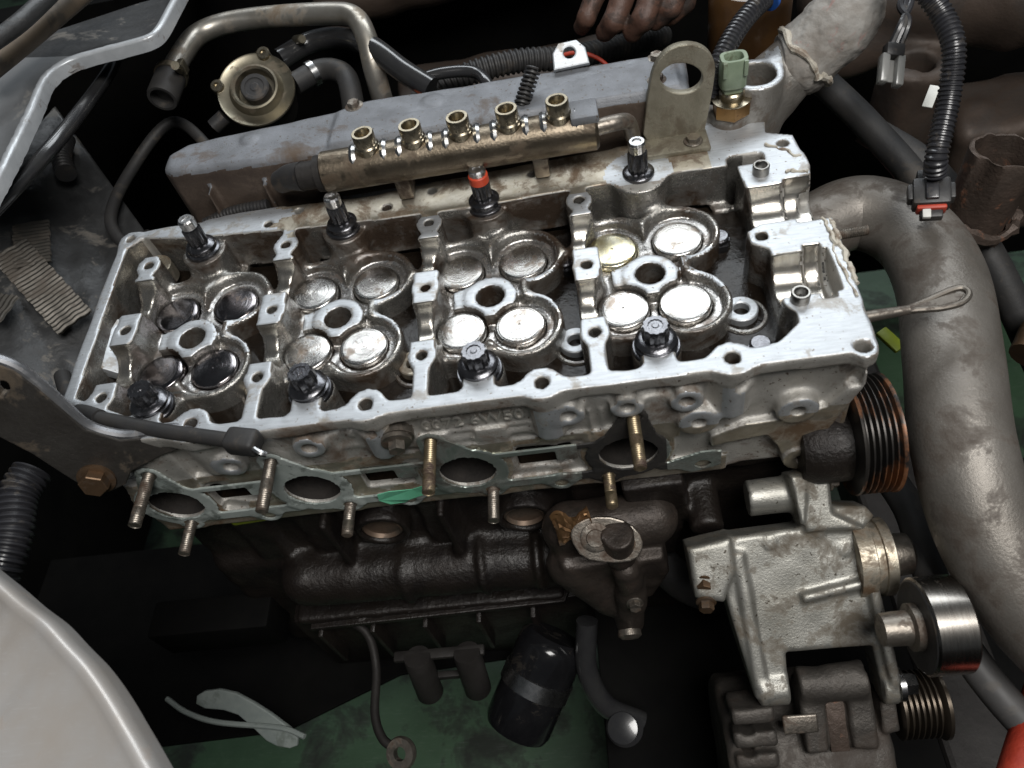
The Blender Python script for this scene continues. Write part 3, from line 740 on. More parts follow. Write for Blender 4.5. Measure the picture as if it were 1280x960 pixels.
K.seg((27, 13.2, 3.22), (33.5, 14.6, 3.22), .07, k=.05, cut=True)
for x in (4.0, 8.0, 12.0): K.box((x - .12, 10.2, -4), (x + .12, 11.3, 1.6), k=.3, r=.1)
K.cyl((7.0, 13.6, 0), 'z', .6, 2, 3.12, k=.15)
K.rough(.03, 1.6, 9)
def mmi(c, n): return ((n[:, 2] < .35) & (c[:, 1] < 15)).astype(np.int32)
MF = empty('intake_manifold', (19, 13, -5), 'long grey intake manifold box with brown stained front, standing behind the brassy fuel rail', 'intake manifold')
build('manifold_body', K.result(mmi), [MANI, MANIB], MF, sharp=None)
fr = frame((29.4, 15.0, 3.2), (1, .06, 0), (0, .8, .6))
build('mounting_tab', plate([(-1.2, 0), (1.2, 0), (1.1, 1.1), (.6, 1.7), (-.6, 1.7), (-1.1, 1.1)], [circle((0, .95), .38, 16)], fr, .45, .1), MACH, MF, sharp=30)
sp = []
for i in range(180):
    a = i / 180 * 2 * math.pi * 9; t = i / 179
    c = Vector((25.9, 12.0, 3.1)).lerp(Vector((27.0, 13.4, 4.7)), t)
    u, w, d = axes((1.1, 1.4, 1.6)); sp.append(c + (u * math.cos(a) + w * math.sin(a)) * .45)
build('coil_spring', join(tube(sp, .09, 6, 1), lathe([(.33, 0), (.33, 2.4)], (25.9, 12.0, 3.1), (1.1, 1.4, 1.6), 12)), BLACKP, None, 'small black coil spring leaning on the manifold behind the fuel rail', 'spring')

for x, y in ((34.6, 12.2), (34.9, 14.6), (14.4, 15.2)):
    build('manifold_bolt', hexbolt((x, y, 3.05), (0, 0, 1), .42, .35, .65, .12), WORN, MF)
BRASS = mat('brassy_rail_steel', (0.24, 0.20, 0.15), (0.135, 0.11, 0.08), metal=0.95, rough=0.28, rough2=0.42, dirt=(0.075, 0.05, 0.03), dirt_amt=.42, dirt_scale=32, scale=60, bump=.3, bump_scale=500)
BRASSP = mat('pale_brass', (0.44, 0.39, 0.30), (0.31, 0.265, 0.19), metal=1.0, rough=0.22, rough2=0.35, scale=150)
FR = empty('fuel_rail', (22, 8.5, 1.7), 'brassy round fuel rail with five open ports lying along the manifold', 'fuel rail')
Y, Z = 8.5, 3.0
build('rail_tube', lathe([(1.1, 0), (1.3, .12), (1.3, 17.3), (1.1, 17.5)], (13.0, Y, Z), (1, 0, 0), 40), BRASS, FR)
build('rail_end_stub', lathe([(.7, 0), (.9, .1), (.9, 1.2), (1.15, 1.25), (1.15, 2.4)], (11.3, Y + .1, Z - .1), (1, 0, 0), 24), DARK, FR)
for x in (16.3, 19.25, 22.2, 25.2, 28.25):
    p = build('rail_port', lathe([(.46, -.6), (.46, 1.12), (.5, 1.18), (.66, 1.18), (.7, 1.12), (.7, .4), (.78, .3), (.78, -.6)], (x, Y, Z + 1.2), (0, 0, 1), 28, close=True), BRASSP, FR)
    for s in (-1, 1):
        build('port_collar', lathe([(.8, -.22), (1.02, -.2), (1.1, 0), (1.02, .2), (.8, .22)], (x + s * .98, Y + .05, Z + .42), (1, 0, 0), 36), STEEL, p)
build('rail_clip', rbox((28.9, Y - .9, Z + .9), (30.6, Y + 1.0, Z + 1.5), .15), MANI, FR)
build('rail_pipe_end', tube([(30.4, Y, Z), (31.6, Y + .2, Z), (32.4, Y + .9, Z - .6), (32.7, Y + 1.4, Z - 2)], .5, 14), WORN, FR)
build('rail_sensor_lead', tube([(9.6, 9.4, 2.2), (10.6, 9.0, 2.7), (11.6, 8.6, 2.9)], lambda t: .75 + .2 * t, 16), BLACKP, FR)
for x in (17.7, 26.7):
    build('rail_bracket', rbox((x - .5, 8.2, .1), (x + .5, 9.9, 2.0), .15), WORN, FR)

EYEM = mat('galvanised_eye', (0.34, 0.315, 0.25), (0.22, 0.20, 0.15), metal=0.7, rough=0.42, rough2=0.6, dirt=(0.12, 0.10, 0.07), dirt_amt=.5, dirt_scale=70, scale=60, bump=.4, bump_scale=600)
fr = frame((35.5, 10.0, 0), (1, 0, 0), (0, 0.16, 1))
LE = empty('lifting_eye', (35.5, 10, -.8), 'flat dull steel engine lifting eye with a round hole, standing beside the green sensor', 'lifting eye')
build('eye_plate', plate([(-2.2, 0.16), (-1.96, 1.76), (-1.6, 3.69), (-1.24, 5.02), (-0.4, 5.93), (0.74, 6.11), (1.85, 5.68), (2.47, 4.71), (2.38, 3.5), (2.04, 1.6), (1.68, -0.08), (1.57, -1.07)], [[(1.7, 3.81), (1.64, 3.53), (1.45, 3.3), (1.16, 3.13), (0.79, 3.06), (0.38, 3.09), (-0.02, 3.2), (-0.39, 3.4), (-0.67, 3.67), (-0.84, 3.97), (-0.89, 4.27), (-0.82, 4.55), (-0.62, 4.77), (-0.33, 4.93), (0.03, 5.0), (0.43, 4.97), (0.82, 4.86), (1.18, 4.66), (1.46, 4.41), (1.64, 4.12)]], fr, .65, .08, -.65, 2), EYEM, LE, sharp=30)
ef = build('eye_foot', rbox((33.0, 8.4, -.02), (37.4, 10.4, .35), .12), EYEM, LE)
build('eye_bolt', hexbolt((36.4, 9.2, .33), (0, 0, 1), .45, .3, .6, .1), WORN, ef)

OUTM = mat('grey_outlet_casting', (0.30, 0.285, 0.26), (0.21, 0.195, 0.175), metal=0.55, rough=0.42, rough2=0.6, dirt=(0.11, 0.085, 0.065), dirt_amt=.45, dirt_scale=35, scale=70, bump=.5, bump_scale=500)
OC = empty('water_outlet', (41, 12.5, -4), 'grey cast water outlet elbow with an open round flange, crusted with sealant', 'water outlet')
K = Cast((36.5, 9.8, -4.6), (48.5, 18, 5.4), .15)
K.seg((39.6, 12.6, -3.0), (42.4, 13.9, .2), 2.0, k=.3)
K.seg((42.4, 13.9, .2), (46.0, 14.6, 3.0), 2.05, k=.4, r2=1.9)
K.cyl((40.8, 12.3, 0), 'z', 1.75, -3.5, 2.4, k=.5)
K.cyl((39.1, 11.4, 0), 'z', 1.25, -4, .7, k=.4)
K.cyl((37.6, 12.2, 0), 'z', .8, -4, .4, k=.4)
K.cyl((40.8, 12.3, 0), 'z', 1.25, -1.5, 3, k=.1, cut=True)
K.rough(.03, 1, 4)
build('outlet_casting', K.result(lambda c, n: ((c[:, 2] > 2.3) & (n[:, 2] > .8) & (c[:, 0] < 42.6)).astype(np.int32)), [OUTM, MACH], OC, sharp=None)
PINK = mat('crusty_pink_sealant', (0.34, 0.33, 0.31), (0.19, 0.165, 0.14), rough=0.6, rough2=.8, dirt=(0.30, 0.16, 0.14), dirt_amt=.25, dirt_scale=30, scale=40, bump=.7, bump_scale=350)
K = Cast((42.6, 11.5, -.6), (50, 18.5, 6.6), .13)
K.seg((44.2, 14.25, 1.55), (46.5, 14.75, 3.35), 2.25, k=.1, r2=2.2)
K.seg((46.2, 14.6, 3.1), (47.2, 14.9, 3.9), 2.2, k=.3, r2=1.9)
K.rough(.04, .3, 5); K.rough(.03, .8, 8)
ax_ = Vector((2.3, .5, 1.8)).normalized(); u_, w_, d_ = axes(ax_)
build('sealant_ridge', tube([Vector((44.3, 14.27, 1.62)) + (u_ * math.cos(a * .42) + w_ * math.sin(a * .42)) * 2.28 + ax_ * random.uniform(-.25, .25) for a in range(16)], lambda t: .14 + .14 * random.random(), 8, 3), SEAL, OC)
build('sealant_sleeve', K.result(), PINK, OC, sharp=None)

GRN = mat('pale_green_plastic', (0.25, 0.31, 0.22), (0.17, 0.22, 0.15), rough=0.35, rough2=.5, dirt=(0.10, 0.10, 0.06), dirt_amt=.4, dirt_scale=70, scale=90)
COPP = mat('coppery_hex', (0.52, 0.32, 0.14), (0.34, 0.19, 0.08), metal=0.95, rough=0.3, rough2=.45, dirt=(.12, .07, .04), dirt_amt=.3, dirt_scale=80)
SE = empty('temperature_sensor', (39.1, 11.1, .7), 'green plastic temperature sensor on a coppery hexagon, screwed in beside the lifting eye', 'sensor')
build('hexagon', lathe([(1.15, 0), (1.2, .08), (1.2, .95), (1.1, 1.05)], (39.1, 11.1, .7), (0, 0, 1), 6), COPP, SE, smooth=False)
build('collar', lathe([(1.25, 0), (1.25, .06), (.8, .1), (.8, .5), (.7, .6)], (39.1, 11.1, 1.75), (0, 0, 1), 28), BRASSP, SE)
def sqring(p, ro, ri, h0, h1):
    def sq(r): return [(r * (abs(math.cos(t)) ** .6) * (1 if math.cos(t) > 0 else -1), r * .8 * (abs(math.sin(t)) ** .6) * (1 if math.sin(t) > 0 else -1)) for t in [2 * math.pi * i / 28 for i in range(28)]]
    return plate(sq(ro), [sq(ri)], frame(p, (1, 0, 0), (0, 1, 0)), h1 - h0, .05, h0)
build('socket_body', join(sqring((39.1, 11.1, 2.1), .82, .56, .6, 2.5), rbox((38.5, 10.6, 2.1), (39.7, 11.6, 3.0), .2)), GRN, SE, sharp=40)
for s in (-1, 1): build('socket_tab', rbox((39.1 + s * .62 - .13, 10.35, 3.6), (39.1 + s * .62 + .13, 10.6, 4.6), .05), GRN, SE)
build('contact_pin', lathe([(.1, 0), (.1, 1.1), (.04, 1.2)], (39.1, 11.1, 3.0), (0, 0, 1), 10), STEEL, SE)

# ---------------------------------------------------------------- hoses and looms at the back right
LOOM = mat('shiny_black_conduit', (0.03, 0.03, 0.034), (0.02, 0.02, 0.023), rough=0.28, rough2=.42, dirt=(.07, .06, .05), dirt_amt=.25, dirt_scale=50, coat=.3)
WC = empty('wiring_conduit', (49.27, 3.5, -1), 'black corrugated wiring conduit hanging to a plug on the big grey pipe', 'conduit')
build('conduit', corrugated([(49.3, 3.6, -.4), (49.25, 4.0, 1.0), (50.1, 6.1, 3.0), (50.35, 7.6, 5.0), (50.1, 9.3, 6.0), (49.3, 10.6, 7.0), (48.6, 12.5, 7.6)], .64, .28, 20, .13), LOOM, WC)
fr = frame((49.25, 3.3, -1.6), (.95, -.25, .1), (.25, .9, .35))
pl = build('plug', join(rbox((-1.0, -.9, -.5), (1.0, .8, .7), .16, fr), rbox((-.75, .6, -.35), (.75, 1.4, .55), .12, fr), rbox((-1.25, -.5, -.3), (-.9, .5, .5), .08, fr), rbox((.9, -.5, -.3), (1.25, .5, .5), .08, fr)), BLACKP, WC)
RSEAL = mat('red_seal', (0.55, 0.07, 0.035), (0.42, 0.05, 0.03), rough=.45)
build('plug_seal', rbox((-.8, -1.15, -.35), (.8, -.85, .5), .12, fr), RSEAL, pl)
build('plug_nose', rbox((-.6, -1.6, -.3), (.6, -1.0, .3), .1, fr), BLACKP, pl)
WHT = mat('white_plastic', (.72, .72, .68), (.6, .6, .56), rough=.4)
build('plug_key', rbox((-.5, -1.7, .2), (-.05, -1.15, .5), .06, fr), WHT, pl)
build('plug_latch', rbox((-.35, -.7, .65), (.35, .9, .95), .08, fr), LOOM, pl)
CT = empty('wiring_loom', (42, 15, 3), 'black corrugated loom bound with a blue tie, running over the outlet elbow', 'loom')
build('conduit', corrugated([(37.8, 11.8, 1.6), (38.6, 12.8, 3.3), (40.4, 15.0, 4.4), (42.6, 17.0, 4.8), (45.5, 18.6, 5.0), (49, 19.5, 5.5)], .66, .28, 20, .13), LOOM, CT)
BLUE = mat('blue_tie', (.03, .13, .5), (.02, .10, .4), rough=.35)
build('cable_tie', lathe([(.78, -.14), (.92, -.12), (.92, .12), (.78, .14)], (42.3, 16.75, 4.78), (2.1, 1.9, .5), 24), BLUE, CT)
build('tie_tail', tube([(42.9, 16.2, 5.2), (43.6, 15.9, 5.5), (43.8, 15.4, 5.3)], .13, 8), PINK, CT)
CL = empty('loose_plug', (48.8, 11.3, 2), 'clear plastic wiring plug dangling on black taped leads', 'plug')
CLEAR = mat('clear_grey_plastic', (.55, .55, .53), (.42, .42, .40), rough=.16, rough2=.3, trans=.55)
fr = frame((48.75, 11.2, 2.1), (.93, -.1, -.25), (.45, .75, .45))
build('clear_housing', join(rbox((-.75, -1.2, -.35), (-.25, .6, .35), .1, fr), rbox((.2, -1.3, -.35), (.7, .6, .35), .1, fr), rbox((-.7, -1.0, -.3), (.65, .4, -.12), .05, fr)), CLEAR, CL)
build('plug_neck', rbox((-.55, .45, -.4), (.6, 1.3, .4), .15, fr), BLACKP, CL)
for k, q in enumerate(((-.3, 0), (0, .12), (.3, 0))):
    build('lead', tube([(49.15 + q[0], 12.2, 2.75 + q[1]), (49.8 + q[0] * .6, 13.1, 3.7), (50.1 - q[0], 14.3, 4.2), (50.9 + q[0], 15.8, 5)], .22, 8), LOOM, CL)
build('paper_tag', rbox((-.3, -.9, -.05), (.3, .7, .05), .03, frame((51.2, 10.2, .2), (.8, -.5, 0), (.5, .7, .3))), WHT, None, 'small white paper tag hanging behind the clear plug', 'tag')

# ---------------------------------------------------------------- the big grey pipe, rusty stub, loop handle
PIPEM = mat('grey_cast_pipe', (0.23, 0.212, 0.19), (0.15, 0.135, 0.117), metal=0.5, rough=0.36, rough2=0.5, dirt=(0.075, 0.06, 0.048), dirt_amt=.5, dirt_scale=34, scale=28, bump=.3, bump_scale=700, scratch=.06)
build('intake_pipe', tube([(41.5, 4.2, -6.6), (44.3, 6.5, -6.1), (47.2, 7.1, -5.9), (49.5, 4.6, -5.9), (49.8, .2, -5.9), (48.6, -5.4, -6.2), (47.6, -10.4, -7.2), (47.9, -14.8, -9.2), (49.8, -18.8, -11.5), (53.0, -22.0, -13.5)], lambda t: 2.3 + .28 * min(1, t * 2.2), 44, 14),
      PIPEM, None, 'thick grey cast pipe curving down past the ribbed pulley', 'pipe')
RUST = mat('rusty_pipe', (0.095, 0.068, 0.054), (0.06, 0.045, 0.036), metal=0.4, rough=0.4, rough2=.7, dirt=(0.20, 0.085, 0.045), dirt_amt=.3, dirt_scale=40, scale=60, bump=.8, bump_scale=250)
RS = empty('exhaust_stub', (55.5, 7, -9), 'open rusty exhaust pipe stub with a torn lower edge', 'exhaust pipe')
V_, F_ = lathe([(2.0, -6.2), (2.05, -3), (2.1, 0), (2.05, .12), (1.9, .1), (1.85, -3), (1.8, -6.2)], (56.0, 8.4, -3.6), (.12, .1, 1), 40, close=True)
V_ = [(x + .12 * math.sin(7 * z + 3 * x), y + .1 * math.sin(5 * x + 2 * z), z + (.25 * math.sin(9 * x) * math.sin(7 * y) if z < -8 else .06 * math.sin(11 * x))) for x, y, z in V_]
build('stub_pipe', (V_, F_), RUST, RS)
build('torn_collar', tube([(56 + 2.25 * math.cos(a * .45) - .6, 7.6 + 2.2 * math.sin(a * .45), -8.2 + random.uniform(-.3, .3)) for a in range(15)], lambda t: .25 + .35 * random.random(), 7, 3), RUST, RS)
WIRE = mat('dull_wire', (0.20, 0.18, 0.155), (0.12, 0.105, 0.09), metal=.8, rough=.4, rough2=.55, dirt=(.06, .045, .035), dirt_amt=.4, dirt_scale=60)
LP = empty('dipstick', (43, -5, -1.6), 'flat steel dipstick with a loop handle crossing the grey pipe', 'dipstick')
build('handle_loop', tube([(45.2, -5.0, -1.75), (46.5, -4.6, -1.7), (47.6, -4.25, -1.6), (48.3, -4.2, -1.55), (48.5, -4.65, -1.55), (48.0, -5.15, -1.6), (47.0, -5.3, -1.65), (46.0, -5.2, -1.7), (45.2, -5.1, -1.75)], .18, 10), WIRE, LP)
build('handle_web', plate([(45.2, -5.05), (46.6, -4.65), (47.8, -4.35), (48.3, -4.6), (47.8, -5.05), (46.6, -5.2)], [], frame((0, 0, -1.7), (1, 0, 0), (0, 1, 0)), .1, .02), WIRE, LP)
build('stick_tube', tube([(42.4, -5.1, -1.95), (43.8, -5.05, -1.85), (45.4, -5.05, -1.75)], lambda t: .38 - .12 * t, 14), WIRE, LP)

# ---------------------------------------------------------------- back left: vacuum valve, bent pipe, hoses
ZINC = mat('yellow_zinc', (0.27, 0.245, 0.19), (0.19, 0.17, 0.125), metal=.9, rough=.3, rough2=.45, dirt=(.10, .075, .05), dirt_amt=.35, dirt_scale=40, scale=70)
VV = empty('vacuum_valve', (5.4, 22.1, .5), 'round zinc vacuum valve with a black cap, beside the manifold end', 'valve')
c0 = (5.5, 21.9, 1.9); ax = (0.12, -.5, .85)
build('valve_disc', lathe([(2.4, -.9), (2.9, -.4), (3.0, -.1), (2.95, .0), (2.85, -.08), (2.1, -.15), (1.95, .1), (1.8, .42), (1.65, .45), (1.5, .3), (1.45, -.6), (.1, -.65)], c0, ax, 56), ZINC, VV)
build('valve_cap', lathe([(1.1, -.6), (1.1, .3), (1.0, .4), (.75, .4), (.7, .34), (.35, .34), (.3, .38), (.05, .38)], c0, ax, 36), BLACKP, VV)
for q in ((6.3, 24.3, 3.3), (2.6, 22.2, 2.5)):
    b_ = build('valve_lug', lathe([(.5, -.7), (.5, .1), (.44, .16), (.24, .16), (.2, 0)], q, ax, 20), BRASSP, VV)
build('valve_nipple', tube([(2.6, 20.9, .7), (1.6, 20.4, .3)], .6, 14), BLACKP, VV)
build('valve_body', lathe([(2.4, -3), (2.7, -.8)], c0, ax, 30), DARK, VV)
SILV = mat('dull_silver_pipe', (0.48, 0.46, 0.42), (0.36, 0.33, 0.28), metal=.85, rough=.32, rough2=.45, dirt=(.16, .12, .08), dirt_amt=.35, dirt_scale=25, scale=40)
VP = empty('vacuum_pipe', (5, 26, 3), 'bent silver pipe arching behind the vacuum valve into a rubber hose', 'pipe')
build('bent_pipe', tube([(-.5, 21.6, 4.0), (-.15, 25.2, 4.0), (.55, 27.7, 4.0), (2.6, 28.7, 4.0), (6.4, 28.4, 4.0), (11.6, 27.1, 4.0), (13.6, 26.0, 3.9), (14.5, 24.0, 3.2), (14.7, 22.3, 1.2), (14.6, 21.6, -3.5)], .82, 24, 10), SILV, VP)
build('rubber_hose', lathe([(.95, 0), (1.1, .15), (1.12, 3.0), (1.05, 3.2), (.85, 3.2), (.8, 2.4)], (-.35, 22.9, 4.0), (-.1, -1, -.12), 28), RUBBER, VP)
hc = build('hose_clamp', lathe([(1.1, -.25), (1.2, -.25), (1.2, .25), (1.1, .25)], (-.38, 22.3, 3.95), (-.1, -1, -.12), 30, close=True), ZINC, VP)
build('clamp_screw', join(lathe([(.32, 0), (.32, 1.2)], (.75, 21.9, 4.4), (0.1, -.5, .5), 12), rbox((.5, 21.9, 3.9), (1.0, 22.7, 4.9), .08)), ZINC, hc)
def hose(name, pts, r, label, M=RUBBER, seg=18): return build(name, tube(pts, r, seg), M, None, label, 'hose')
SHINY = mat('gloss_black_pipe', (.02, .02, .022), (.03, .03, .03), rough=.16, rough2=.3, coat=.5)
hose('black_hose', [(6.6, 26.2, 1.6), (9.0, 28.0, 1.6), (11.8, 27.0, 2.0), (14.6, 23.7, 2.7), (17.0, 21.4, 1.6), (19.0, 20.0, .6)], .85, 'glossy black hose leaving the vacuum valve and bending behind the manifold', SHINY)
hose('black_hose', [(8.2, 22.9, 1.2), (10.2, 24.2, 1.2), (12.0, 23.4, 1.0), (12.6, 21.4, .2), (12.4, 19.0, -2)], .85, 'short clamped rubber hose curling down from the vacuum valve')
build('hose_clamp', lathe([(.9, -.25), (1.0, -.25), (1.0, .25), (.9, .25)], (9.5, 23.9, 1.2), (.8, .6, 0), 24, close=True), STEEL, None, 'steel hose clamp on the short rubber hose', 'clamp')
build('hose_clamp', lathe([(.3, -.1), (.36, 0), (.36, 1.4), (.3, 1.5)], (8.0, 27.6, 2.2), (.5, -.6, .3), 14), ZINC, None, 'zinc clip standing on the glossy black hose', 'clamp')
hose('thin_hose', [(17.2, 21.6, .4), (19.8, 21.8, .6), (22.2, 21.5, .4), (23.2, 19.8, .2), (23.4, 18.4, -1)], .45, 'thin black pipe hooking down behind the manifold', SHINY)
hose('thin_hose', [(-4, 10.5, -3), (-6.5, 14, -2), (-6.0, 19.5, -1.5), (-3.0, 23.5, -.5), (0.4, 20.5, -2), (2.0, 17.5, -4)], .45, 'thin slack black hose looping behind the head corner')
build('ribbed_hose', corrugated([(15, 22.5, -3), (20, 24.2, -1.6), (25, 25.4, -1.6), (30, 27, -3), (38, 33, -6)], .95, .45), RUBBER, None, 'ribbed dark hose lying along the back of the engine bay', 'hose')
hose('black_hose', [(45.5, 17.5, -1), (49, 12.5, -3.5), (51.5, 7.5, -6), (52, 4, -10)], .95, 'dull black hose slanting down behind the grey pipe')
ORNG = mat('orange_plastic', (.6, .12, .04), (.5, .1, .03), rough=.4)
build('orange_cap', lathe([(.9, 0), (.95, .5), (.8, .7), (.2, .75)], (17.2, 19.6, -1.0), (0, -.2, 1), 20), ORNG, None, 'small orange cap peeping over the manifold edge', 'cap')
build('ribbed_sleeve', corrugated([(2.6, 10.35, -.9), (5.0, 10.4, -.3), (7.6, 10.3, -.1)], .42, .26), BLACKP, None, 'small black ribbed sleeve between the head rail and the manifold', 'sleeve')
# ================================================================ left side: shield, bracket, body panels
SHLD = mat('dark_heat_shield', (0.08, 0.082, 0.084), (0.05, 0.05, 0.05), metal=.55, rough=.38, rough2=.6, dirt=(.17, .155, .135), dirt_amt=.3, dirt_scale=30, scale=25, bump=1.0, bump_scale=90)
HS = empty('heat_shield', (-12, 12, -5), 'dark grey dented heat shield with a ribbed foil patch beside the head end', 'heat shield')
nx, ny = 46, 60; V_ = []; F_ = []
A, B, Cc, D = Vector((-13.5, 26.5, 0.5)), Vector((-4.2, 13.5, -3.8)), Vector((-4.6, -2.5, -4.2)), Vector((-16.5, 3.5, 1.5))
for j in range(ny + 1):
    for i in range(nx + 1):
        s_, t_ = i / nx, j / ny
        p = (D.lerp(A, t_)).lerp(Cc.lerp(B, t_), s_)
        h = .35 * math.sin(s_ * 5 + t_ * 2) + .3 * math.sin(t_ * 9 - s_ * 3) + .16 * math.sin(s_ * 23 + 3 * t_) * math.sin(t_ * 19) + random.uniform(-.05, .05)
        V_.append((p.x, p.y, p.z + h))
for j in range(ny):
    for i in range(nx):
        a = j * (nx + 1) + i; F_.append((a, a + 1, a + nx + 2, a + nx + 1))
n0 = len(V_); V2 = V_ + [(x, y, z - .25) for x, y, z in V_]; F2 = F_ + [tuple(reversed([i + n0 for i in f])) for f in F_]
edge = [j * (nx + 1) for j in range(ny + 1)], [j * (nx + 1) + nx for j in range(ny + 1)], list(range(nx + 1)), [ny * (nx + 1) + i for i in range(nx + 1)]
for e, fl in zip(edge, (1, 0, 0, 1)):
    for a, b in zip(e, e[1:]): F2.append((a, b, b + n0, a + n0) if not fl else (b, a, a + n0, b + n0))
build('shield_sheet', (V2, F2), SHLD, HS, sharp=None)
FOIL = mat('dirty_foil', (0.13, 0.12, 0.105), (0.065, 0.06, 0.052), metal=.7, rough=.4, rough2=.55, dirt=(.09, .075, .06), dirt_amt=.5, dirt_scale=40)
def foil(c, U, W, nu, nw, su, sw):
    fr_ = frame(c, U, W); O, u, w, n = fr_; V = []; F = []
    for j in range(nw + 1):
        for i in range(nu + 1):
            V.append(tuple(O + u * (i / nu - .5) * su * (1 + .015 * math.sin(j * 1.7)) + w * (j / nw - .5) * sw * (1 + .03 * math.sin(i * .5)) + n * (.05 * (1 if i % 4 < 2 else -1) + .04 * math.sin(j * .5 + i * .05))))
    for j in range(nw):
        for i in range(nu):
            a = j * (nu + 1) + i; F.append((a, a + 1, a + nu + 2, a + nu + 1))
    k = len(V); V = V + [(x, y, z - .1) for x, y, z in V]; F = F + [tuple(reversed([q + k for q in f])) for f in F]
    return V, F
build('ribbed_foil', foil((-8.7, 6.5, -.85), (.7, -.75, -.3), (.7, .65, .0), 96, 10, 8.5, 2.6), FOIL, HS, sharp=None)
build('ribbed_foil', foil((-10.3, 10.2, -.1), (.3, -.9, -.1), (.9, .3, -.2), 52, 8, 4.5, 2.4), FOIL, HS, sharp=None)
build('ribbed_foil', foil((-11.6, 3.6, 1.2), (.9, -.2, -.2), (.1, .95, .0), 70, 8, 6.0, 2.2), FOIL, HS, sharp=None)
build('shield_conduit', corrugated([(-11.2, 21.8, .6), (-10.6, 19.3, .7), (-9.6, 17.2, .5)], .75, .4), BLACKP, HS)
build('shield_rim', tube([(-4.1, 13.6, -3.4), (-4.2, 8, -3.4), (-4.4, 3, -3.6), (-4.8, -2.5, -3.9)], .35, 10), DARK, HS)
BRK = mat('dark_bracket_steel', (0.075, 0.07, 0.064), (0.05, 0.045, 0.04), metal=.6, rough=.38, rough2=.55, dirt=(.11, .085, .06), dirt_amt=.35, dirt_scale=28, scale=45, bump=.5, bump_scale=260)
EB = empty('engine_bracket', (0, -9.5, -7), 'dark pressed steel bracket with worn bright edge and rusty bolt', 'bracket')
fr = frame((0, -9.6, -3), (1, .12, 0), (0, 0.25, 1))
outl = [(-1.15, 9.97), (-0.17, 8.97), (0.27, 7.78), (0.67, 6.22), (1.15, 4.46), (2.44, 3.29), (3.92, 3.03), (5.26, 2.94), (6.09, 2.45), (5.72, 1.87), (3.87, 1.55), (1.92, 0.98), (1.16, 0.16), (0.02, -0.16), (-1.0, 0.29), (-1.66, 1.83), (-2.42, 3.71), (-3.75, 5.97)]
bp_ = build('bracket_plate', plate(outl, [[(-1.0, 7.98), (-1.14, 7.81), (-1.31, 7.68), (-1.48, 7.61), (-1.63, 7.62), (-1.74, 7.7), (-1.77, 7.84), (-1.74, 8.01), (-1.65, 8.2), (-1.5, 8.36), (-1.33, 8.48), (-1.16, 8.54), (-1.02, 8.52), (-0.92, 8.43), (-0.89, 8.29), (-0.93, 8.11)]], fr, .7, .1, -.6), BRK, EB, sharp=30)
O, U, W, N = fr
EDGE = mat('worn_bright_edge', (0.42, 0.43, 0.45), (0.28, 0.28, 0.29), metal=.9, rough=.28, rough2=.45, dirt=(.1, .09, .08), dirt_amt=.4, dirt_scale=40)
build('bracket_flange', tube([O + U * a + W * b - N * .25 for a, b in [(-1.12, 10.01), (-0.14, 9.01), (0.3, 7.83), (0.7, 6.27), (1.17, 4.51), (2.49, 3.4), (3.97, 3.14), (5.31, 3.04), (6.14, 2.55)]], .3, 10), EDGE, EB)
p = O + U * [(-0.08, 1.08)][0][0] + W * [(-0.08, 1.08)][0][1]
RB = mat('rusty_bolt', (.17, .105, .06), (.10, .065, .04), metal=.7, rough=.4, rough2=.55, dirt=(.05, .035, .025), dirt_amt=.4, dirt_scale=60)
build('bracket_bolt', hexbolt(p + N * .05, N, .8, .6, 1.05, .2), RB, bp_)
PG = empty('plug_hose', (6, -8.5, .2), 'thin black rubber hose with a plugged end lying across the head corner', 'hose')
build('hose', tube([(0.57, -6.84, 0.15), (1.94, -7.31, 0.15), (4.58, -8.23, 0.15), (7.09, -8.95, 0.15), (9.13, -9.54, 0.15)], .42, 16, 8), RUBBER, PG)
build('end_plug', rbox((-.9, -.65, -.6), (1.0, .65, .6), .3, frame((9.65, -9.67, 0.15), (1, -.25, 0), (.25, 1, 0)), 3), RUBBER, PG)
build('plug_clip', tube([(10.37, -10.26, 0.3), (10.82, -10.56, 0.2), (11.08, -10.57, 0.0)], .17, 8), STEEL, PG)
hose('wiring_hose', [(-4.66, -1.69, -1.5), (-2.93, -4.19, -1.0), (-1.75, -5.36, -0.6), (0.57, -6.84, 0.15)], .5, 'black taped lead dropping over the head corner onto the plugged hose')
CH = corrugated([(-8.51, -5.57, -6.0), (-8.87, -7.3, -6.0), (-8.66, -9.88, -6.5), (-8.94, -12.03, -7.0), (-10.04, -13.82, -8.0)], 1.25, .42, 26)
build('conduit', CH, LOOM, None, 'fat black corrugated conduit dropping behind the beige body panel', 'conduit')

PNT = mat('scuffed_silver_paint', (0.47, 0.465, 0.46), (0.43, 0.39, 0.35), metal=.35, rough=.32, rough2=.45, dirt=(.30, .25, .21), dirt_amt=.25, dirt_scale=18, scale=14, scratch=.12)
BP = empty('body_panel', (2, -22, -1), 'scuffed silver beige body panel with a rolled edge and faint scratches', 'body panel')
fr = frame((2, -21, 0), (1, 0, 0), (0, 1, .1))
ed = [(-7.11, 7.16), (-3.58, 4.72), (-1.91, 3.53), (-0.25, 2.46), (1.14, 1.3), (2.37, 0.28), (3.72, -1.07), (4.85, -2.33), (5.94, -3.61), (7.53, -5.61)]
O, U, W, N = fr
nn = len(ed); rows = []
prof = [(0, -1.6), (-.02, -.7), (-.1, -.25), (-.28, 0.02), (-.5, .05), (-.75, -.08), (-1.1, -.2), (-2.5, -.35), (-5, -.5), (-9, -.6), (-16, -.7)]
ep = resample(smooth_path([(a, b, 0) for a, b in ed], 8), .35)
V_ = []; F_ = []
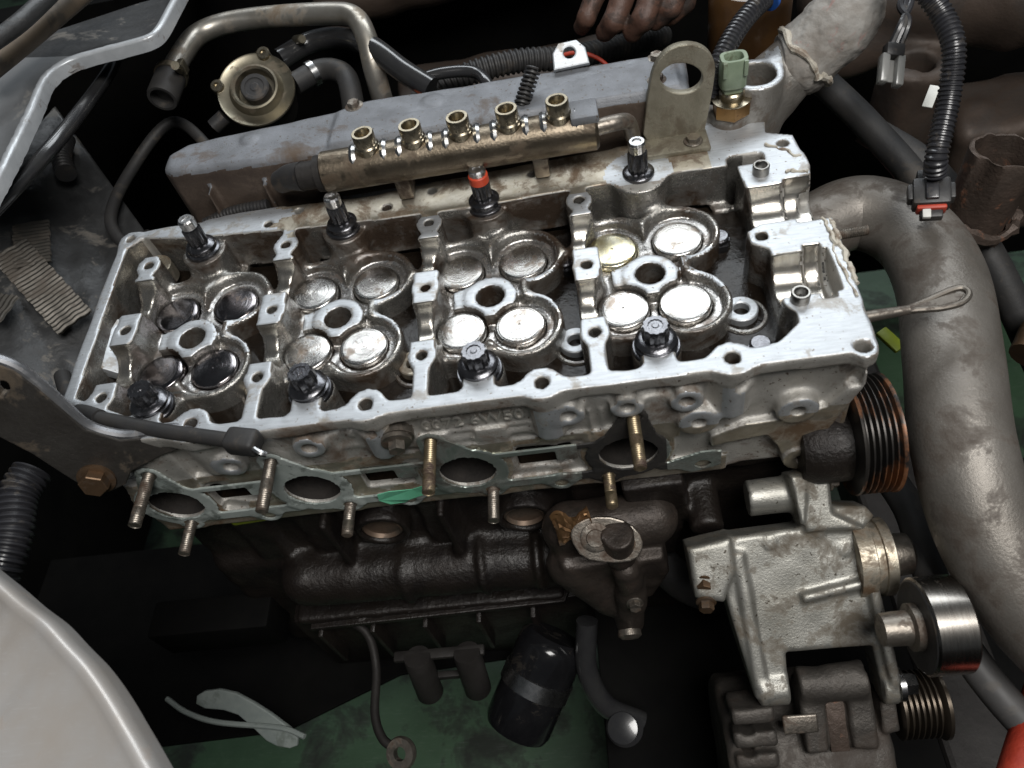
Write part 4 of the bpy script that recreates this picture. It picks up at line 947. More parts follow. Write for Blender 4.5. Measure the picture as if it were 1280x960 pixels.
for i, e in enumerate(ep):
    t = (ep[min(i + 1, len(ep) - 1)] - ep[max(i - 1, 0)]).normalized(); nrm = Vector((-t.y, t.x, 0)) * -1
    if nrm.x > 0: nrm = -nrm
    nrm = nrm.lerp(Vector((-.75, -.66, 0)), .6).normalized()
    for d_, h_ in prof:
        q = e + nrm * (-d_); w_ = .05 * math.sin(i * .05 + d_ * .7) + .06 * math.sin(i * .31) * math.exp(-abs(d_)) + (-.25 * math.exp(-((i * .35 + d_ * 1.1 - 4.0) / .5) ** 2) if d_ < -1 else 0)
        V_.append(tuple(O + U * q.x + W * q.y + N * (h_ + w_)))
k = len(prof)
for i in range(len(ep) - 1):
    for j in range(k - 1):
        a = i * k + j; F_.append((a, a + 1, a + k + 1, a + k))
build('panel_skin', (V_, F_), PNT, BP, sharp=None)
UP = mat('dusty_grey_paint', (0.22, 0.225, 0.23), (0.16, 0.165, 0.17), metal=.25, rough=.38, rough2=.55, dirt=(.28, .27, .25), dirt_amt=.3, dirt_scale=18, scale=20)
WG = empty('inner_wing', (-6, 18, 6), 'grey inner wing panel with a bright chipped rolled lip', 'body panel')
wp = [(-5.6, 5.0, 7.6), (-5.2, 8.0, 8.0), (-5.6, 13.5, 8.0), (-6.0, 17.2, 8.0), (-5.2, 18.8, 8.0), (-3.6, 19.35, 8.0), (-1.2, 19.7, 8.0), (.6, 20.1, 8.0), (1.3, 21.2, 8.0), (1.5, 24.5, 8.0), (1.8, 32, 8.0)]
sm = resample(smooth_path(wp, 8), .3); V_ = []; F_ = []
offs = [(0, -.9), (0, -.15), (.03, 0), (.3, .05), (.55, 0), (.7, -.2), (.75, -.8), (2.5, -1.3), (6, -1.8), (14, -2.5)]
for i, e in enumerate(sm):
    far = Vector((-1, .35, 0)) if i < 62 else Vector((-.35, 1, 0)); far.normalize()
    t = (sm[min(i + 1, len(sm) - 1)] - sm[max(i - 1, 0)]).normalized(); nr = Vector((-t.y, t.x, 0))
    if nr.dot(far) < 0: nr = -nr
    for d_, h_ in offs:
        dirn = nr.lerp(far, min(1, d_ / 2.0)).normalized(); q = e + dirn * d_; V_.append((q.x, q.y, q.z + h_ * (1 if d_ < .72 else (.35 if i < 62 else 1.2)) + (random.uniform(-.03, .03) if d_ < 1 and i < 60 else 0)))
k = len(offs)
for i in range(len(sm) - 1):
    for j in range(k - 1):
        a = i * k + j; F_.append((a, a + k, a + k + 1, a + 1))
mi_ = [0 if (f[0] % k) < 5 else (1 if f[0] // k < 56 else 2) for f in F_]  # past the bend a darker material paints in the shade of the hollow
LIP = mat('chipped_lip_paint', (.52, .54, .56), (.40, .42, .44), metal=.3, rough=.3, rough2=.45, dirt=(.16, .13, .11), dirt_amt=.25, dirt_scale=50)
build('wing_skin', (V_, F_, mi_), [LIP, UP, SHLD], WG, sharp=None)
build('spot_weld', lathe([(.9, 0), (.85, .12), (.5, .16), (.1, .05)], (-5.6, 19.5, 7.3), (0, 0, 1), 20), UP, WG)
BRN = mat('brown_strip', (.16, .12, .08), (.11, .085, .06), rough=.5, rough2=.7, dirt=(.06, .05, .04), dirt_amt=.4)
build('wing_strip', tube([(-8.39, 15.28, 10.0), (-7.17, 18.01, 10.0), (-5.92, 21.03, 10.0), (-3.9, 26.02, 10.0)], .8, 12), BRN, None, 'dusty brown trim strip along the top of the wing', 'trim')
build('bonnet_edge', tube([(-6.33, 14.04, 12.0), (-5.02, 16.27, 12.0), (-4.27, 18.74, 12.0), (-3.61, 21.75, 12.0)], .55, 12), SHLD, None, 'dark lilac bonnet edge beyond the brown trim strip', 'bonnet edge')
build('stay_rod', tube([(-7.44, 4.41, 6.0), (-5.96, 8.87, 6.0), (-4.83, 12.81, 6.0), (-4.94, 21.34, 5.0), (-7.49, 30.13, 3.0)], .5, 16), SHINY, None, 'slim black stay rod crossing above the heat shield', 'rod')
# ================================================================ lower front: block, bracket, alternator, housing
K = Cast((-2.5, -12.6, -38), (43.5, 9.5, -9.9), .26)
K.box((-1, -7.3, -37), (42, 8.5, -10.32), k=0, r=.3)
K.box((-1, -7.9, -11.4), (42, -6, -10.32), k=.2, r=.15)
for x in (2.5, 12.0, 21.6, 31.2):
    K.cyl((x, 0, -20), 'z', 5.0, -34, -12.2, k=1.0) if False else None
    K.box((x - 3.9, -8.2, -33), (x + 3.9, -6, -17), k=1.2, r=1.2)
for x, z in ((12.9, -13.8), (22.6, -14.1)):
    K.cyl((x, 0, z), 'y', 1.9, -8.5, -6, k=.4)
    K.cyl((x, 0, z), 'y', 1.45, -9.4, -7.6, k=.08, cut=True)
K.seg((6, -9.0, -18.6), (27.5, -9.0, -19.4), 2.0, k=.8)
for x in (13.4, 19.0, 22.9): K.cyl((x, -9.0, -19.0), 'x', 2.3, x - .25, x + .25, k=.3)
K.box((3, -10.2, -24.5), (24, -7, -23.6), k=.3, r=.2)
for x in (6.5, 10.5, 14.5, 18.5, 22.5): K.box((x - .2, -9.6, -34), (x + .2, -7, -23.8), k=.3)
K.prism([(29.2, -10.4), (33, -10.4), (33.3, -13.5), (32.4, -20), (29.6, -20)], 'y', -9.2, -7, k=.5)
K.cyl((34.2, 0, -14.5), 'y', 1.1, -10.4, -7, k=.5)
for x in (4.0, 8.4, 16.8, 27.0): K.box((x - 1.2, -8.0, -17), (x + 1.2, -6, -11), k=.6, r=.5)
for x in (9.8, 17.6): K.box((x - .25, -9.3, -17.5), (x + .25, -6, -10.8), k=.3)
K.rough(.05, 1.2, 11)
EBK = empty('engine_block', (20, 0, -37), 'greasy dark brown engine block below the cylinder head', 'engine block')
build('block_casting', K.result(), IRON, EBK, sharp=None)
RUSTD = mat('dull_core_plug', (.20, .145, .105), (.12, .085, .065), metal=.6, rough=.45, dirt=(.05, .04, .03), dirt_amt=.4, dirt_scale=40)
for x, z in ((12.9, -13.8), (22.6, -14.1)):
    build('core_plug', lathe([(1.4, 0), (1.4, .5), (1.25, .6), (1.15, .3), (.1, .28)], (x, -7.7, z), (0, -1, 0), 28), RUSTD, EBK)
# dark casting below the sooty port: housing with flange plate
HM = mat('brown_oily_casting', (.06, .048, .04), (.035, .028, .024), metal=.5, rough=.4, rough2=.55, dirt=(.045, .034, .028), dirt_amt=.5, dirt_scale=30, scale=50, bump=.6, bump_scale=320, dirt_rough=.25)
TH = empty('thermostat_housing', (28, -11, -21), 'brown oily water housing with a bolted flange below the sooty exhaust port', 'housing')
K = Cast((23.4, -14.8, -22.8), (33.6, -6.5, -9.6), .17)
K.seg((25.5, -9.8, -13.4), (30.8, -9.6, -13.6), 1.7, k=.6)
K.prism([(25.0, -14.2), (31.2, -14.2), (31.6, -16.5), (30.4, -20.3), (27.9, -20.6), (25.8, -18.0)], 'y', -12.2, -7.5, k=.4, rd=.35)
K.seg((25.2, -11.2, -15.6), (27.6, -11.9, -19.6), 1.5, k=.8)
K.seg((28.8, -12.5, -14.6), (29.1, -13.0, -18.2), .85, k=.5)
K.seg((28.9, -12.9, -17.4), (28.6, -13.6, -20.6), .95, k=.4)
K.cyl((28.6, -12, -10), 'z', 1.0, -13.5, -10.4, k=.4)
K.rough(.03, .8, 14)
build('housing_casting', K.result(), HM, TH, sharp=None)
fr = frame((27.6, -11.9, -11.4), (1, -.05, -.05), (0, .75, .66))
fp_ = build('flange_plate', plate([(-1.9, .3), (-1.2, -1.0), (.4, -1.3), (2.0, -1.2), (2.5, -.3), (2.2, .7), (1.0, 1.5), (-.6, 1.6), (-1.7, 1.1)], [], fr, .35, .1, 0, 1), WORN, TH, sharp=30)
O, U, W, N = fr
build('flange_bolt', hexbolt(O + U * -.35 + W * .35 + N * .33, N, .55, .2, .9, .18, 24), WORN, fp_)
build('flange_bolt', hexbolt(O + U * 1.5 + W * -.1 + N * .33, N, .34, .25, .5, .1), RUSTD, fp_)
build('housing_bolt', hexbolt((29.1, -13.7, -17.0), (0, -.8, .3), .4, .4, .55, .12), WORN, TH)
build('drain_nub', lathe([(.75, 0), (.8, .4), (.55, .6), (.3, .5)], (28.5, -14.2, -20.4), (0, -.8, -.2), 20), WORN, TH)
CRF = mat('singed_copper_foil', (.42, .24, .11), (.26, .15, .08), metal=.8, rough=.32, rough2=.5, dirt=(.10, .075, .055), dirt_amt=.45, dirt_scale=50)
nx = 14; V_ = []; F_ = []
for j in range(nx + 1):
    for i in range(nx + 1):
        s_, t_ = i / nx, j / nx
        V_.append((24.7 + 2.3 * s_ + .3 * t_, -10.9 - .5 * t_ + .25 * math.sin(7 * s_ + 4 * t_) + random.uniform(-.07, .07), -9.6 + .3 * s_ - 2.5 * t_ * (1 - .25 * s_) + .2 * math.sin(9 * s_) + random.uniform(-.08, .08)))
for j in range(nx):
    for i in range(nx):
        a = j * (nx + 1) + i; F_.append((a, a + 1, a + nx + 2, a + nx + 1))
k = len(V_); V_ = V_ + [(x, y + .06, z) for x, y, z in V_]; F_ = F_ + [tuple(reversed([q + k for q in f])) for f in F_]
build('foil_scrap', (V_, F_), CRF, None, 'crumpled coppery foil scrap stuck beside the water housing flange', 'foil', sharp=20)

# ---------------------------------------------------------------- alternator bracket
BA = mat('grey_bracket_casting', (0.38, 0.375, 0.345), (0.27, 0.262, 0.232), metal=.75, rough=.36, rough2=.52, dirt=(.12, .10, .075), dirt_amt=.5, dirt_scale=48, scale=32, bump=.25, bump_scale=800, speck=(.08, .07, .055), speck_amt=.1)
FB = frame((39, -13.6, -13), (1, 0, 0), (0, .8, .6))
K = Cast((-8, -11.2, -6), (7, 7.5, 2.6), .14, FB)
body = [(-3.88, 1.71), (0.21, 1.86), (0.49, 2.3), (0.37, 3.17), (4.07, 2.72), (4.49, 2.12), (3.77, 1.4), (3.9, -1.14), (4.7, -7.54), (4.49, -8.46), (3.69, -8.49), (3.45, -5.39), (-1.48, -5.35), (-1.65, -7.79), (-3.36, -8.22), (-3.76, -6.63), (-4.54, -2.04)]
K.prism(body, 'z', -2.6, 0, k=0, rd=.25)
lug = [(-0.13, 5.02), (1.74, 5.33), (2.12, 4.77), (2.12, 2.6), (3.78, 1.49), (0.4, 1.61), (0.46, 2.78)]
K.prism(lug, 'z', -1.6, .45, k=.3, rd=.25)
blk = [(-6.49, 1.45), (-3.86, 1.81), (-3.84, -0.2), (-4.67, -2.03), (-6.35, -1.54)]
K.prism(blk, 'z', -2.5, .55, k=.25, rd=.3)
a = [(-0.27, -1.96), (3.51, -1.38), (3.63, -1.86), (-0.15, -2.45)]
K.prism(a, 'z', -.5, .4, k=.35, rd=.15)
a = [(3.42, -1.37), (4.05, -1.34), (4.66, -7.45), (4.03, -7.86)]
K.prism(a, 'z', -1.2, .5, k=.25, rd=.2)
a = [(-3.84, 0.85), (-3.25, 0.79), (-2.74, -7.7), (-3.54, -7.83)]
K.prism(a, 'z', -1.5, .25, k=.3, rd=.2)
a = [(-0.08, 5.02), (0.82, 4.91), (0.46, 2.07), (0.15, 2.1)]
K.prism(a, 'z', -1.5, .6, k=.2, rd=.12)
q1 = [(-2.44, -7.54)][0]; q2 = [(4.07, -7.96)][0]
K.cyl((0, q1[1], -.6), 'x', 1.0, q1[0] - .8, q1[0] + .85, k=.25)
K.cyl((0, q2[1], -.6), 'x', 1.0, q2[0] - .4, q2[0] + .45, k=.25)
K.cyl((-2.6, 3.7, -1.4), 'x', 1.1, -2.4, .4, k=.3)
for a_ in ((-1.6, 1.2), (1.2, 1.6), (2.6, .4)): K.cyl((a_[0], a_[1], 0), 'z', .42, -.4, .08, k=.1)
K.rough(.02, 1.2, 21)
AB = empty('alternator_bracket', (39, -13.6, -15), 'large grey cast aluminium alternator bracket bolted below the head', 'bracket')
build('bracket_casting', K.result(), BA, AB, sharp=None)
O, U, W, N = FB
for (u, v) in [(-5.7, -0.5), (-5.72, -1.74)]:
    build('bracket_bolt', hexbolt(O + U * u + W * (v - .1) + N * .1, (-.1, -.9, .1), .45, .5, .6, .15), RB, AB)
u, v = [(2.35, 4.46)][0]
build('lug_bolt', hexbolt(O + U * (u - .2) + W * v + N * -.2, (1, 0, 0), .5, .4, .65, .15), WORN, AB)
u, v = q2
build('pivot_bolt', join(hexbolt(O + U * (u + .5) + W * v + N * -.6, (1, 0, 0), .62, .75, .95, .35)), STEEL, AB)
# round hub at the side of the bracket
PH = empty('pump_hub', (43, -13, -15), 'bright machined round pump hub at the side of the alternator bracket', 'hub')
u, v = [(4.25, -0.52)][0]
c0 = O + U * (u - .25) + W * v - N * 1.2
build('hub_body', lathe([(2.35, -.9), (2.35, .0), (2.15, .1), (2.15, .5), (2.3, .55), (2.3, 1.1), (2.1, 1.2), (1.2, 1.2)], c0, (1, 0, 0), 44), MACHD, PH)
build('hub_shaft', lathe([(1.3, 1.1), (1.2, 2.4), (.9, 2.6)], c0, (1, 0, 0), 30), WORN, PH)
# idler
IDM = mat('polished_idler', (.36, .34, .31), (.27, .245, .22), metal=1.0, rough=.2, rough2=.32, scale=60, stretch=(12, 1, 1), dirt=(.25, .18, .13), dirt_amt=.2, dirt_scale=40, dirt_metal=.8)
ID = empty('idler_pulley', (44.5, -18.2, -15), 'smooth polished steel idler pulley beside the alternator bracket', 'pulley')
c0 = Vector((43.75, -18.4, -11.95)); ax = Vector((1, .02, -.04))
build('pulley_rim', lathe([(2.2, .05), (2.45, 0), (2.55, .1), (2.55, 2.0), (2.45, 2.1), (2.2, 2.05)], c0, ax, 60), IDM, ID)
build('pulley_hub', lathe([(.85, -1.9), (.9, -1.2), (.9, -.5), (1.25, -.4), (1.25, .1), (2.15, .15), (2.2, .5)], c0, ax, 36), WORN, ID)
build('pulley_seal', lathe([(1.6, -.02), (2.35, -.05), (2.5, .06), (2.5, .3)], c0, ax, 44), BLACKP, ID)
# ribbed crank / pump pulley behind the head corner
BELT = mat('ribbed_black_pulley', (.03, .028, .027), (.05, .045, .04), metal=.6, rough=.28, rough2=.45, dirt=(.26, .10, .035), dirt_amt=.45, dirt_scale=13, dirt_rough=.5, dirt_metal=.3, scale=60)
prof = [(3.0, 0), (3.4, .02), (3.43, .12)]
for i in range(6): prof += [(3.4, .2 + .31 * i), (3.05, .3 + .31 * i), (3.05, .37 + .31 * i), (3.4, .47 + .31 * i)]
prof += [(3.45, 2.12), (3.45, 2.22), (3.2, 2.25), (2.8, 2.0), (1.5, 1.9)]
RP = empty('ribbed_pulley', (44.2, -8.2, -13), 'black ribbed drive pulley with orange rust in its grooves, behind the head corner', 'pulley')
build('ribbed_rim', lathe(prof, (42.2, -8.4, -8.3), (1, 0, 0), 72), BELT, RP)
build('pulley_nose', lathe([(1.5, 2.0), (1.4, 2.9), (.6, 3.0)], (42.2, -8.5, -8.6), (1, 0, 0), 24), DARK, RP)
build('pump_body', lathe([(1.8, -2.6), (2.2, -1.8), (2.2, .1)], (42.2, -8.5, -8.9), (1, 0, 0), 30), IRON, RP)
# ---------------------------------------------------------------- alternator
ALT = mat('dull_alternator_alloy', (.10, .09, .08), (.06, .054, .048), metal=.55, rough=.45, rough2=.6, dirt=(.05, .038, .03), dirt_amt=.5, dirt_scale=30, scale=50, bump=.6, bump_scale=380)
AL = empty('alternator', (38, -22, -26), 'grimy alternator with vent slots hanging below its grey bracket', 'alternator')
K = Cast((-7, -20, -12), (6.4, -6.2, .8), .17, FB)
vb = q1[1]
K.cyl((0, vb - 6.4, -5.7), 'x', 5.2, -5.5, 4.2, k=0, rd=.6)
K.cyl((0, vb, -.7), 'x', 1.05, -1.0, 1.0 + q2[0] - 2.2, k=0)
K.box((-1.0, vb - 4, -2.6), (0.35, vb, -.2), k=.3, r=.2)
K.box((1.7, vb - 4, -2.6), (q2[0] - .9, vb, -.3), k=.3, r=.2)
K.box((.3, vb - 4, -2.6), (1.8, vb - .6, -.9), k=.3, r=.2)
for i in range(6):
    K.box((-5.2 + .1, vb - 1.8 - 1.5 * i, -3), (-2.6, vb - .9 - 1.5 * i, .2 - .35 * i), k=.1, r=.1)
for i in range(5):
    K.box((-4.6, vb - 2.6 - 1.5 * i, -1.9 - .4 * i), (-3.9, vb - 1.9 - 1.5 * i, 1), k=.06, cut=True)
K.box((q2[0] - .4, vb - 3.4, -3.2), (q2[0] + .6, vb - 1.2, -1.0), k=.2, r=.15)
K.rough(.05, .9, 23)
build('alternator_casing', K.result(), ALT, AL, sharp=None)
build('rust_band', rbox((.5, vb - 4.2, -.95), (1.6, vb - 1.0, -.78), .08, FB), RUST, AL)
build('clip_tab', rbox((-2.2, vb - 2.6, -.2), (-.2, vb - 1.5, .05), .2, FB, 3), WORN, AL)
prof = [(1.5, 0), (1.95, .05)]
for i in range(7): prof += [(1.95, .15 + .32 * i), (1.65, .25 + .32 * i), (1.65, .31 + .32 * i), (1.95, .41 + .32 * i)]
prof += [(2.1, 2.45), (2.1, 2.65), (1.7, 2.7), (.8, 2.6)]
build('alternator_pulley', lathe(prof, O + U * (q2[0] + .7) + W * (vb - 2.3) - N * 2.2, (1, 0, 0), 56), BELT2 if 'BELT2' in globals() else mat('bronze_black_pulley', (.10, .08, .06), (.06, .05, .04), metal=.8, rough=.3, rough2=.4), AL)
# hoses right of the bracket
hose('rubber_hose', [(45.0, -6.5, -13.5), (46.3, -10.5, -14), (46.3, -14, -14.5), (46.8, -17.5, -15.5), (48.0, -21.0, -16), (50, -25, -16)], .95, 'grey rubber hose running down between the pulleys and the grey pipe', mat('grey_rubber', (.075, .073, .072), (.055, .053, .052), rough=.45, rough2=.6, dirt=(.1, .09, .08), dirt_amt=.3))
build('steel_pipe', tube([(50.8, -14.8, -14), (51.2, -17, -14.2), (51.0, -19, -14.6), (51.8, -22, -15)], .75, 16), WORN, None, 'rusty steel pipe peeping out below the grey pipe', 'pipe')
RED = mat('red_rubber', (.42, .045, .02), (.32, .03, .015), rough=.45, rough2=.6, bump=.5, bump_scale=300)
build('red_hose', tube([(51.54, -19.74, -16.0), (50.05, -21.75, -16.0), (48.63, -23.66, -16.0), (47.06, -25.84, -16.0)], 1.1, 20), RED, None, 'bright red hose in the corner under the rusty pipe', 'hose')
# ================================================================ deep in the bay and the place around it
FLOOR = mat('green_painted_floor', (.05, .10, .055), (.03, .062, .034), rough=.4, rough2=.55, dirt=(.012, .018, .012), dirt_amt=.5, dirt_scale=16, scale=7, bump=.3, bump_scale=60, scratch=.06)
BLK = mat('deep_shade_black', (.0025, .0025, .0025), (.005, .0048, .0045), spec=.06, rough=.6, rough2=.8, scale=20)  # near-black base colour that paints in the shade deep in the bay
def slab(name, lo, hi, M, kind=None, bev=.0, **kw): return build(name, rbox(lo, hi, bev), M, None, kind=kind, smooth=False, **kw)
build('ground', ([(-400, -300, -58), (500, -300, -58), (500, 500, -58), (-400, 500, -58)], [(0, 1, 2, 3)]), FLOOR, None, kind='structure', smooth=False)
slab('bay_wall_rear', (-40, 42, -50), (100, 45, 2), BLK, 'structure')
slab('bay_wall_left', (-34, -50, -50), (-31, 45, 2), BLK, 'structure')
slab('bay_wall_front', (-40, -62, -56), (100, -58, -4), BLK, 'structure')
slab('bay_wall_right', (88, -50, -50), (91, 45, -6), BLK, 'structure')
BR2 = mat('brown_dusty_metal', (.075, .053, .04), (.045, .033, .026), metal=.3, rough=.5, rough2=.7, dirt=(.035, .027, .022), dirt_amt=.5, dirt_scale=14, scale=20, bump=.5, bump_scale=120)
# rear: dusty brown duct, bracket work and steering parts in the shade
K = Cast((44, 14, -22), (78, 40, 4), .4)
K.seg((52, 30, -4), (72, 20, -2), 3.6, k=1); K.seg((46, 27, -7), (56, 27, -6), 2.2, k=1); K.box((58, 17, -20), (72, 24, -9), k=1, r=1.0); K.cyl((55.5, 22, -8), 'z', 2.6, -12, -5.2, k=.6); K.cyl((55.5, 22, 0), 'z', 1.2, -8, -3, k=.1, cut=True); K.rough(.15, 2, 31)
build('steering_box', K.result(), BR2, None, 'dusty brown steering box and column in the shaded rear corner', 'steering box', sharp=None)
K = Cast((8, 22, -14), (46, 42, 6), .4)
K.seg((10, 36, 1), (30, 38, 1.5), 2.4, k=.6); K.box((14, 28, -12), (34, 34, -5), k=.8, r=.8); K.rough(.15, 2, 33)
build('bulkhead_duct', K.result(), BR2, None, 'grimy brown duct along the rear bulkhead behind the manifold', 'duct', sharp=None)
AMB = mat('amber_reservoir', (.08, .04, .014), (.055, .027, .01), rough=.25, rough2=.4, coat=.4)
build('fluid_reservoir', lathe([(2.6, 0), (3.0, .4), (3.0, 4.2), (2.5, 5), (1.4, 5.2)], (43.0, 24, -3), (0, 0, 1), 32), AMB, None, 'amber fluid reservoir in the shade behind the loom', 'reservoir')
hose('dark_hose', [(50, 16, -6), (54, 12, -8), (57, 6, -12), (60, 0, -18)], 1.1, 'long dull hose falling away behind the corrugated conduit')
hose('red_wire', [(27, 25.5, -2.5), (29.5, 25.2, -1.6), (31.5, 24.6, -2.0), (33, 23.5, -3.2)], .16, 'thin red wire in the shade under the hand', RED)
RP2 = mat('dark_red_plastic', (.16, .02, .012), (.12, .015, .01), rough=.4)
build('reservoir_lid', lathe([(2.2, 0), (2.4, .4), (2.4, 1.5), (2.0, 1.9), (.5, 2.0)], (50.0, 14.0, -13), (0, 0, 1), 30), RP2, None, 'dark red round lid in the shade above the bend of the grey pipe', 'lid')
# right of the grey pipe: bracket and mount
MT = empty('engine_mount', (58, -5, -16), 'dark mount with a domed steel washer right of the grey pipe', 'engine mount')
build('mount_arm', tube([(62, -1, -13), (58.5, 0.5, -12), (56.4, -1.5, -12.5)], 1.3, 16), RB, MT)
build('domed_washer', lathe([(2.0, 0), (1.9, .3), (1.0, .55), (.2, .6)], (57.3, -5.0, -13.6), (0, -.3, 1), 32), WORN, MT)
build('mount_bolt', lathe([(.8, -7), (.8, .2)], (57.2, -5.2, -13.8), (0, .1, 1), 20), STEEL, MT)
slab('lower_rail', (50, -30, -40), (56, 20, -34), DARK, None, .5, label='dark chassis rail low down right of the engine', cat='chassis rail')
# bottom left: bumper beam remains, strap, lugs, hook, oil filter
YEL = mat('yellow_green_plastic', (.30, .36, .03), (.22, .28, .02), rough=.4)
build('yellow_strip', rbox((5.0, -9.4, -14.6), (10.2, -8.6, -13.8), .2, frame((-2.6, 1.0, 3.0), (1, .03, .05), (0, 1, 0))), YEL, None, 'yellow green strip behind the left lower stud', 'strip')
build('yellow_tab', rbox((-.5, -1.0, -.2), (.5, 1.0, .2), .12, frame((50.09, 4.0, -16.0), (.8, .5, 0), (-.5, .8, .2))), YEL, None, 'yellow plastic tab low behind the dipstick', 'tab')
FILT = mat('wet_black_can', (.006, .006, .007), (.012, .012, .013), rough=.08, rough2=.2, scale=40, dirt=(.03, .025, .02), dirt_amt=.3, dirt_scale=40)
OF = empty('oil_filter', (20.5, -14, -36), 'glossy black oil filter canister with a bright band below the block', 'oil filter')
ax = (-.5, -.72, -.5); c0 = (22.6, -12.2, -27.0)
build('filter_can', lathe([(2.0, -.5), (2.5, 0), (2.6, .4), (2.6, 6.8), (2.4, 7.3), (1.8, 7.5), (.3, 7.3)], c0, ax, 44), FILT, OF)
build('filter_band', lathe([(2.6, 2.6), (2.72, 2.65), (2.72, 3.9), (2.6, 3.95)], c0, ax, 44), STEEL, OF)
LB = empty('lug_bracket', (14.4, -13.5, -30), 'black bracket with two hanging tubular lugs in front of the green floor', 'bracket')
build('cross_bar', rbox((10.6, -13.4, -25.6), (17.6, -12.6, -25.1), .15), DARK, LB)
for x in (12.5, 16.3): build('lug', lathe([(1.0, 0), (1.05, .2), (1.05, 4.4), (.95, 4.6)], (x, -13.2, -25.0), (0, -.35, -1), 24), DARK, LB)
build('lug_bar', rbox((12.5, -14.1, -28.2), (16.3, -13.6, -27.5), .1), DARK, LB)
HK = empty('hook_rod', (9.5, -17, -29), 'thin black rod with a ringed end hanging over the green floor', 'rod')
build('rod', tube([(5.0, -9.2, -25), (7.6, -10.2, -26.6), (8.3, -12.6, -28), (8.5, -16.2, -28), (9.2, -18.0, -28), (10.2, -18.8, -28)], .35, 12), DARK, HK)
build('ring_end', lathe([(.5, -.3), (1.1, -.3), (1.2, 0), (1.1, .3), (.5, .3)], (10.8, -19.2, -27.9), (-.2, -.4, .9), 26, close=True), WORN, HK)
FB2 = mat('pale_plastic_trim', (.28, .31, .29), (.2, .23, .22), rough=.4, rough2=.55, dirt=(.12, .14, .12), dirt_amt=.4, dirt_scale=20)
BM = empty('bumper_trim', (-3, -15, -32), 'pale grey trim strip edge lying low over the green floor', 'trim')
fr = frame((-3, -14.8, -30), (1, -.12, 0), (0, .8, .6))
build('trim_strip', plate([(-4.2, 1.6), (-1.5, 2.0), (1.6, .6), (4.6, -1.4), (4.4, -2.6), (2.2, -2.4), (.6, -1.0), (-1.0, .2), (-4.4, .3)], [], fr, .4, .1, 0, 1), FB2, BM, sharp=30)
build('trim_lip', tube([(-10.4, -13.2, -30), (-8.4, -14.4, -30), (-5.4, -15.4, -30), (0, -16.2, -30), (2.2, -17.0, -30)], .22, 8), FB2, BM)
slab('cross_member', (-30, -20, -42), (60, -14, -37), DARK, None, .6, label='dark cross member below the oil filter', cat='cross member') if False else None
build('shade_sheet', plate([(-60, -14), (-22, -13), (-14, -9.5), (-2, -9), (8, -5), (24, -4), (24, 10), (-60, 10)], [], frame((0, -6, -36), (1, 0, 0), (0, 1, 0)), .4, .1), BLK, None, 'black sheet added for the shade under the block', 'shade_sheet', sharp=30)  # dark sheet added where the bay is black with shade
build('right_shade_sheet', plate([(25.5, -30), (70, -30), (70, -3), (50, 4), (25.5, 6)], [], frame((0, -6, -35), (1, 0, 0), (0, 1, 0)), .4, .1), BLK, None, 'black sheet added for the shade below the alternator', 'shade sheet', sharp=30)  # added sheet hides the green floor and stands in for shade here
build('dark_beam', rbox((-9, -10.6, -27), (1, -7.6, -23), .3), BLK, None, 'dark beam end in the shade left of the block', 'beam')
build('beam_edge', tube([(-14, -9.5, -24), (-6, -9.8, -24), (0, -9.6, -24)], .25, 8), YEL, None, 'dim yellow edged beam in the dark left of the block', 'beam') if False else None
# the mechanic's hand at the back, knuckles toward the engine
SKIN = mat('oily_brown_skin', (.12, .062, .042), (.075, .038, .027), rough=.42, rough2=.6, dirt=(.025, .016, .012), dirt_amt=.5, dirt_scale=40, scale=70, bump=.6, bump_scale=260)
K = Cast((26, 18, -6), (46, 42, 10), .16)
Wd = Vector
def chain(pts, r, k=.22):
    for (a, ra), (b, rb_) in zip(zip(pts, r), list(zip(pts, r))[1:]): K.seg(a, b, ra, k=k, r2=rb_)
K.seg((36.5, 29.5, 4.6), (33.0, 28.5, 4.0), 2.2, k=.6); K.seg((37.5, 27.6, 4.0), (33, 27.0, 3.8), 1.7, k=.9); K.seg((36, 30, 4.8), (41, 38, 7), 2.2, k=1.0, r2=2.6)
chain([(38.0, 27.2, 4.2), (38.3, 24.4, 3.4), (37.0, 22.9, 1.9), (36.0, 23.2, .9)], [.95, .92, .82, .7])
chain([(36.2, 27.0, 4.5), (36.2, 23.9, 3.4), (35.0, 22.2, 1.8), (34.2, 22.6, .7)], [.98, .95, .85, .72])
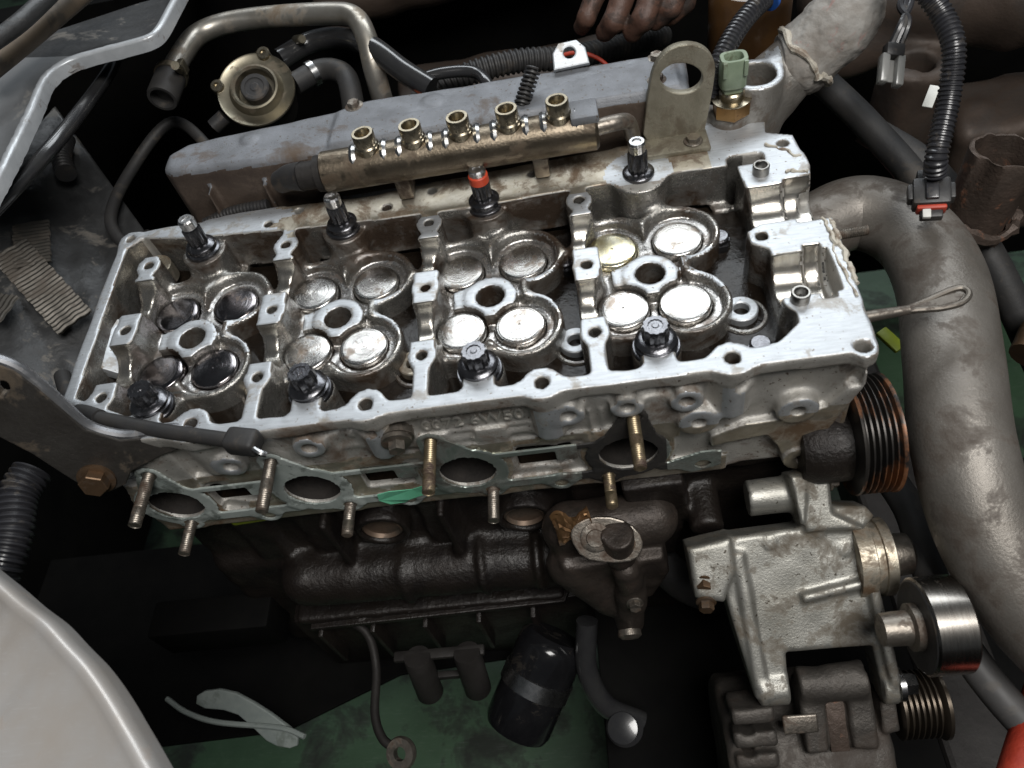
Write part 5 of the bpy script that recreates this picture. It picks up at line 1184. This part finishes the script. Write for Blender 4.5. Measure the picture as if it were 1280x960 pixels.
chain([(34.4, 27.2, 4.4), (34.1, 24.4, 3.2), (32.9, 22.9, 1.6), (32.2, 23.4, .6)], [.95, .92, .82, .7])
chain([(32.7, 27.6, 4.0), (32.1, 25.5, 2.9), (31.0, 24.3, 1.5), (30.6, 24.8, .6)], [.85, .8, .72, .62])
chain([(38.4, 29.6, 3.6), (39.4, 27.4, 2.0), (38.4, 25.6, .7), (37.2, 24.8, .2)], [1.1, 1.0, .9, .75])
K.rough(.03, .6, 41)
PS = empty('person', (36, 29, 0), 'oily dark hand of a person gripping behind the intake manifold', 'person')
build('hand', K.result(), SKIN, PS, sharp=None)
NAIL = mat('dirty_nail', (.16, .10, .08), (.1, .06, .05), rough=.35)

# sump flange with its bolts, ladder webs and odds and ends in the shade below the block
SP = empty('oil_sump', (14, -6, -34), 'dark oil sump flange with bolts under the block', 'oil sump')
build('sump_flange', plate([(4, -10.6), (24, -10.4), (24.6, -9), (24, -6), (4, -6)], [circle((6.2 + 4.1 * i, -9.7), .35, 12) for i in range(4)], frame((0, 0, -24.9), (1, 0, .02), (0, 1, 0)), .5, .08), IRON, SP, sharp=30)
for i in range(4): build('sump_bolt', hexbolt((8.0 + 4.1 * i, -9.8, -24.3), (0, -.1, 1), .42, .4, .6, .12), IRON, SP)
for i in range(5): build('sump_web', rbox((4.4 + 4.2 * i, -11.0, -31), (4.8 + 4.2 * i, -6.5, -25.0), .1), IRON, SP)
build('sump_pan', rbox((2, -9.8, -35.5), (25.5, -6, -24.9), .6), IRON, SP)
hose('dark_hose', [(31, -8.5, -22), (33, -10, -24), (36, -10, -27), (40, -9, -30)], 1.3, 'dark hose disappearing behind the alternator')
hose('dark_hose', [(25.5, -12, -24), (25.0, -14.5, -27), (26, -16.5, -29.5), (28.5, -17.5, -31)], .8, 'glossy black hose bent below the water housing', SHINY)
build('hose_union', lathe([(1.2, 0), (1.4, .3), (1.4, 1.2), (1.1, 1.4), (1.1, 2.4), (.6, 2.5)], (27.3, -17.6, -31.5), (-.1, -.3, 1), 28), SHINY, None, 'black ringed hose union in the shade below the water housing', 'union')
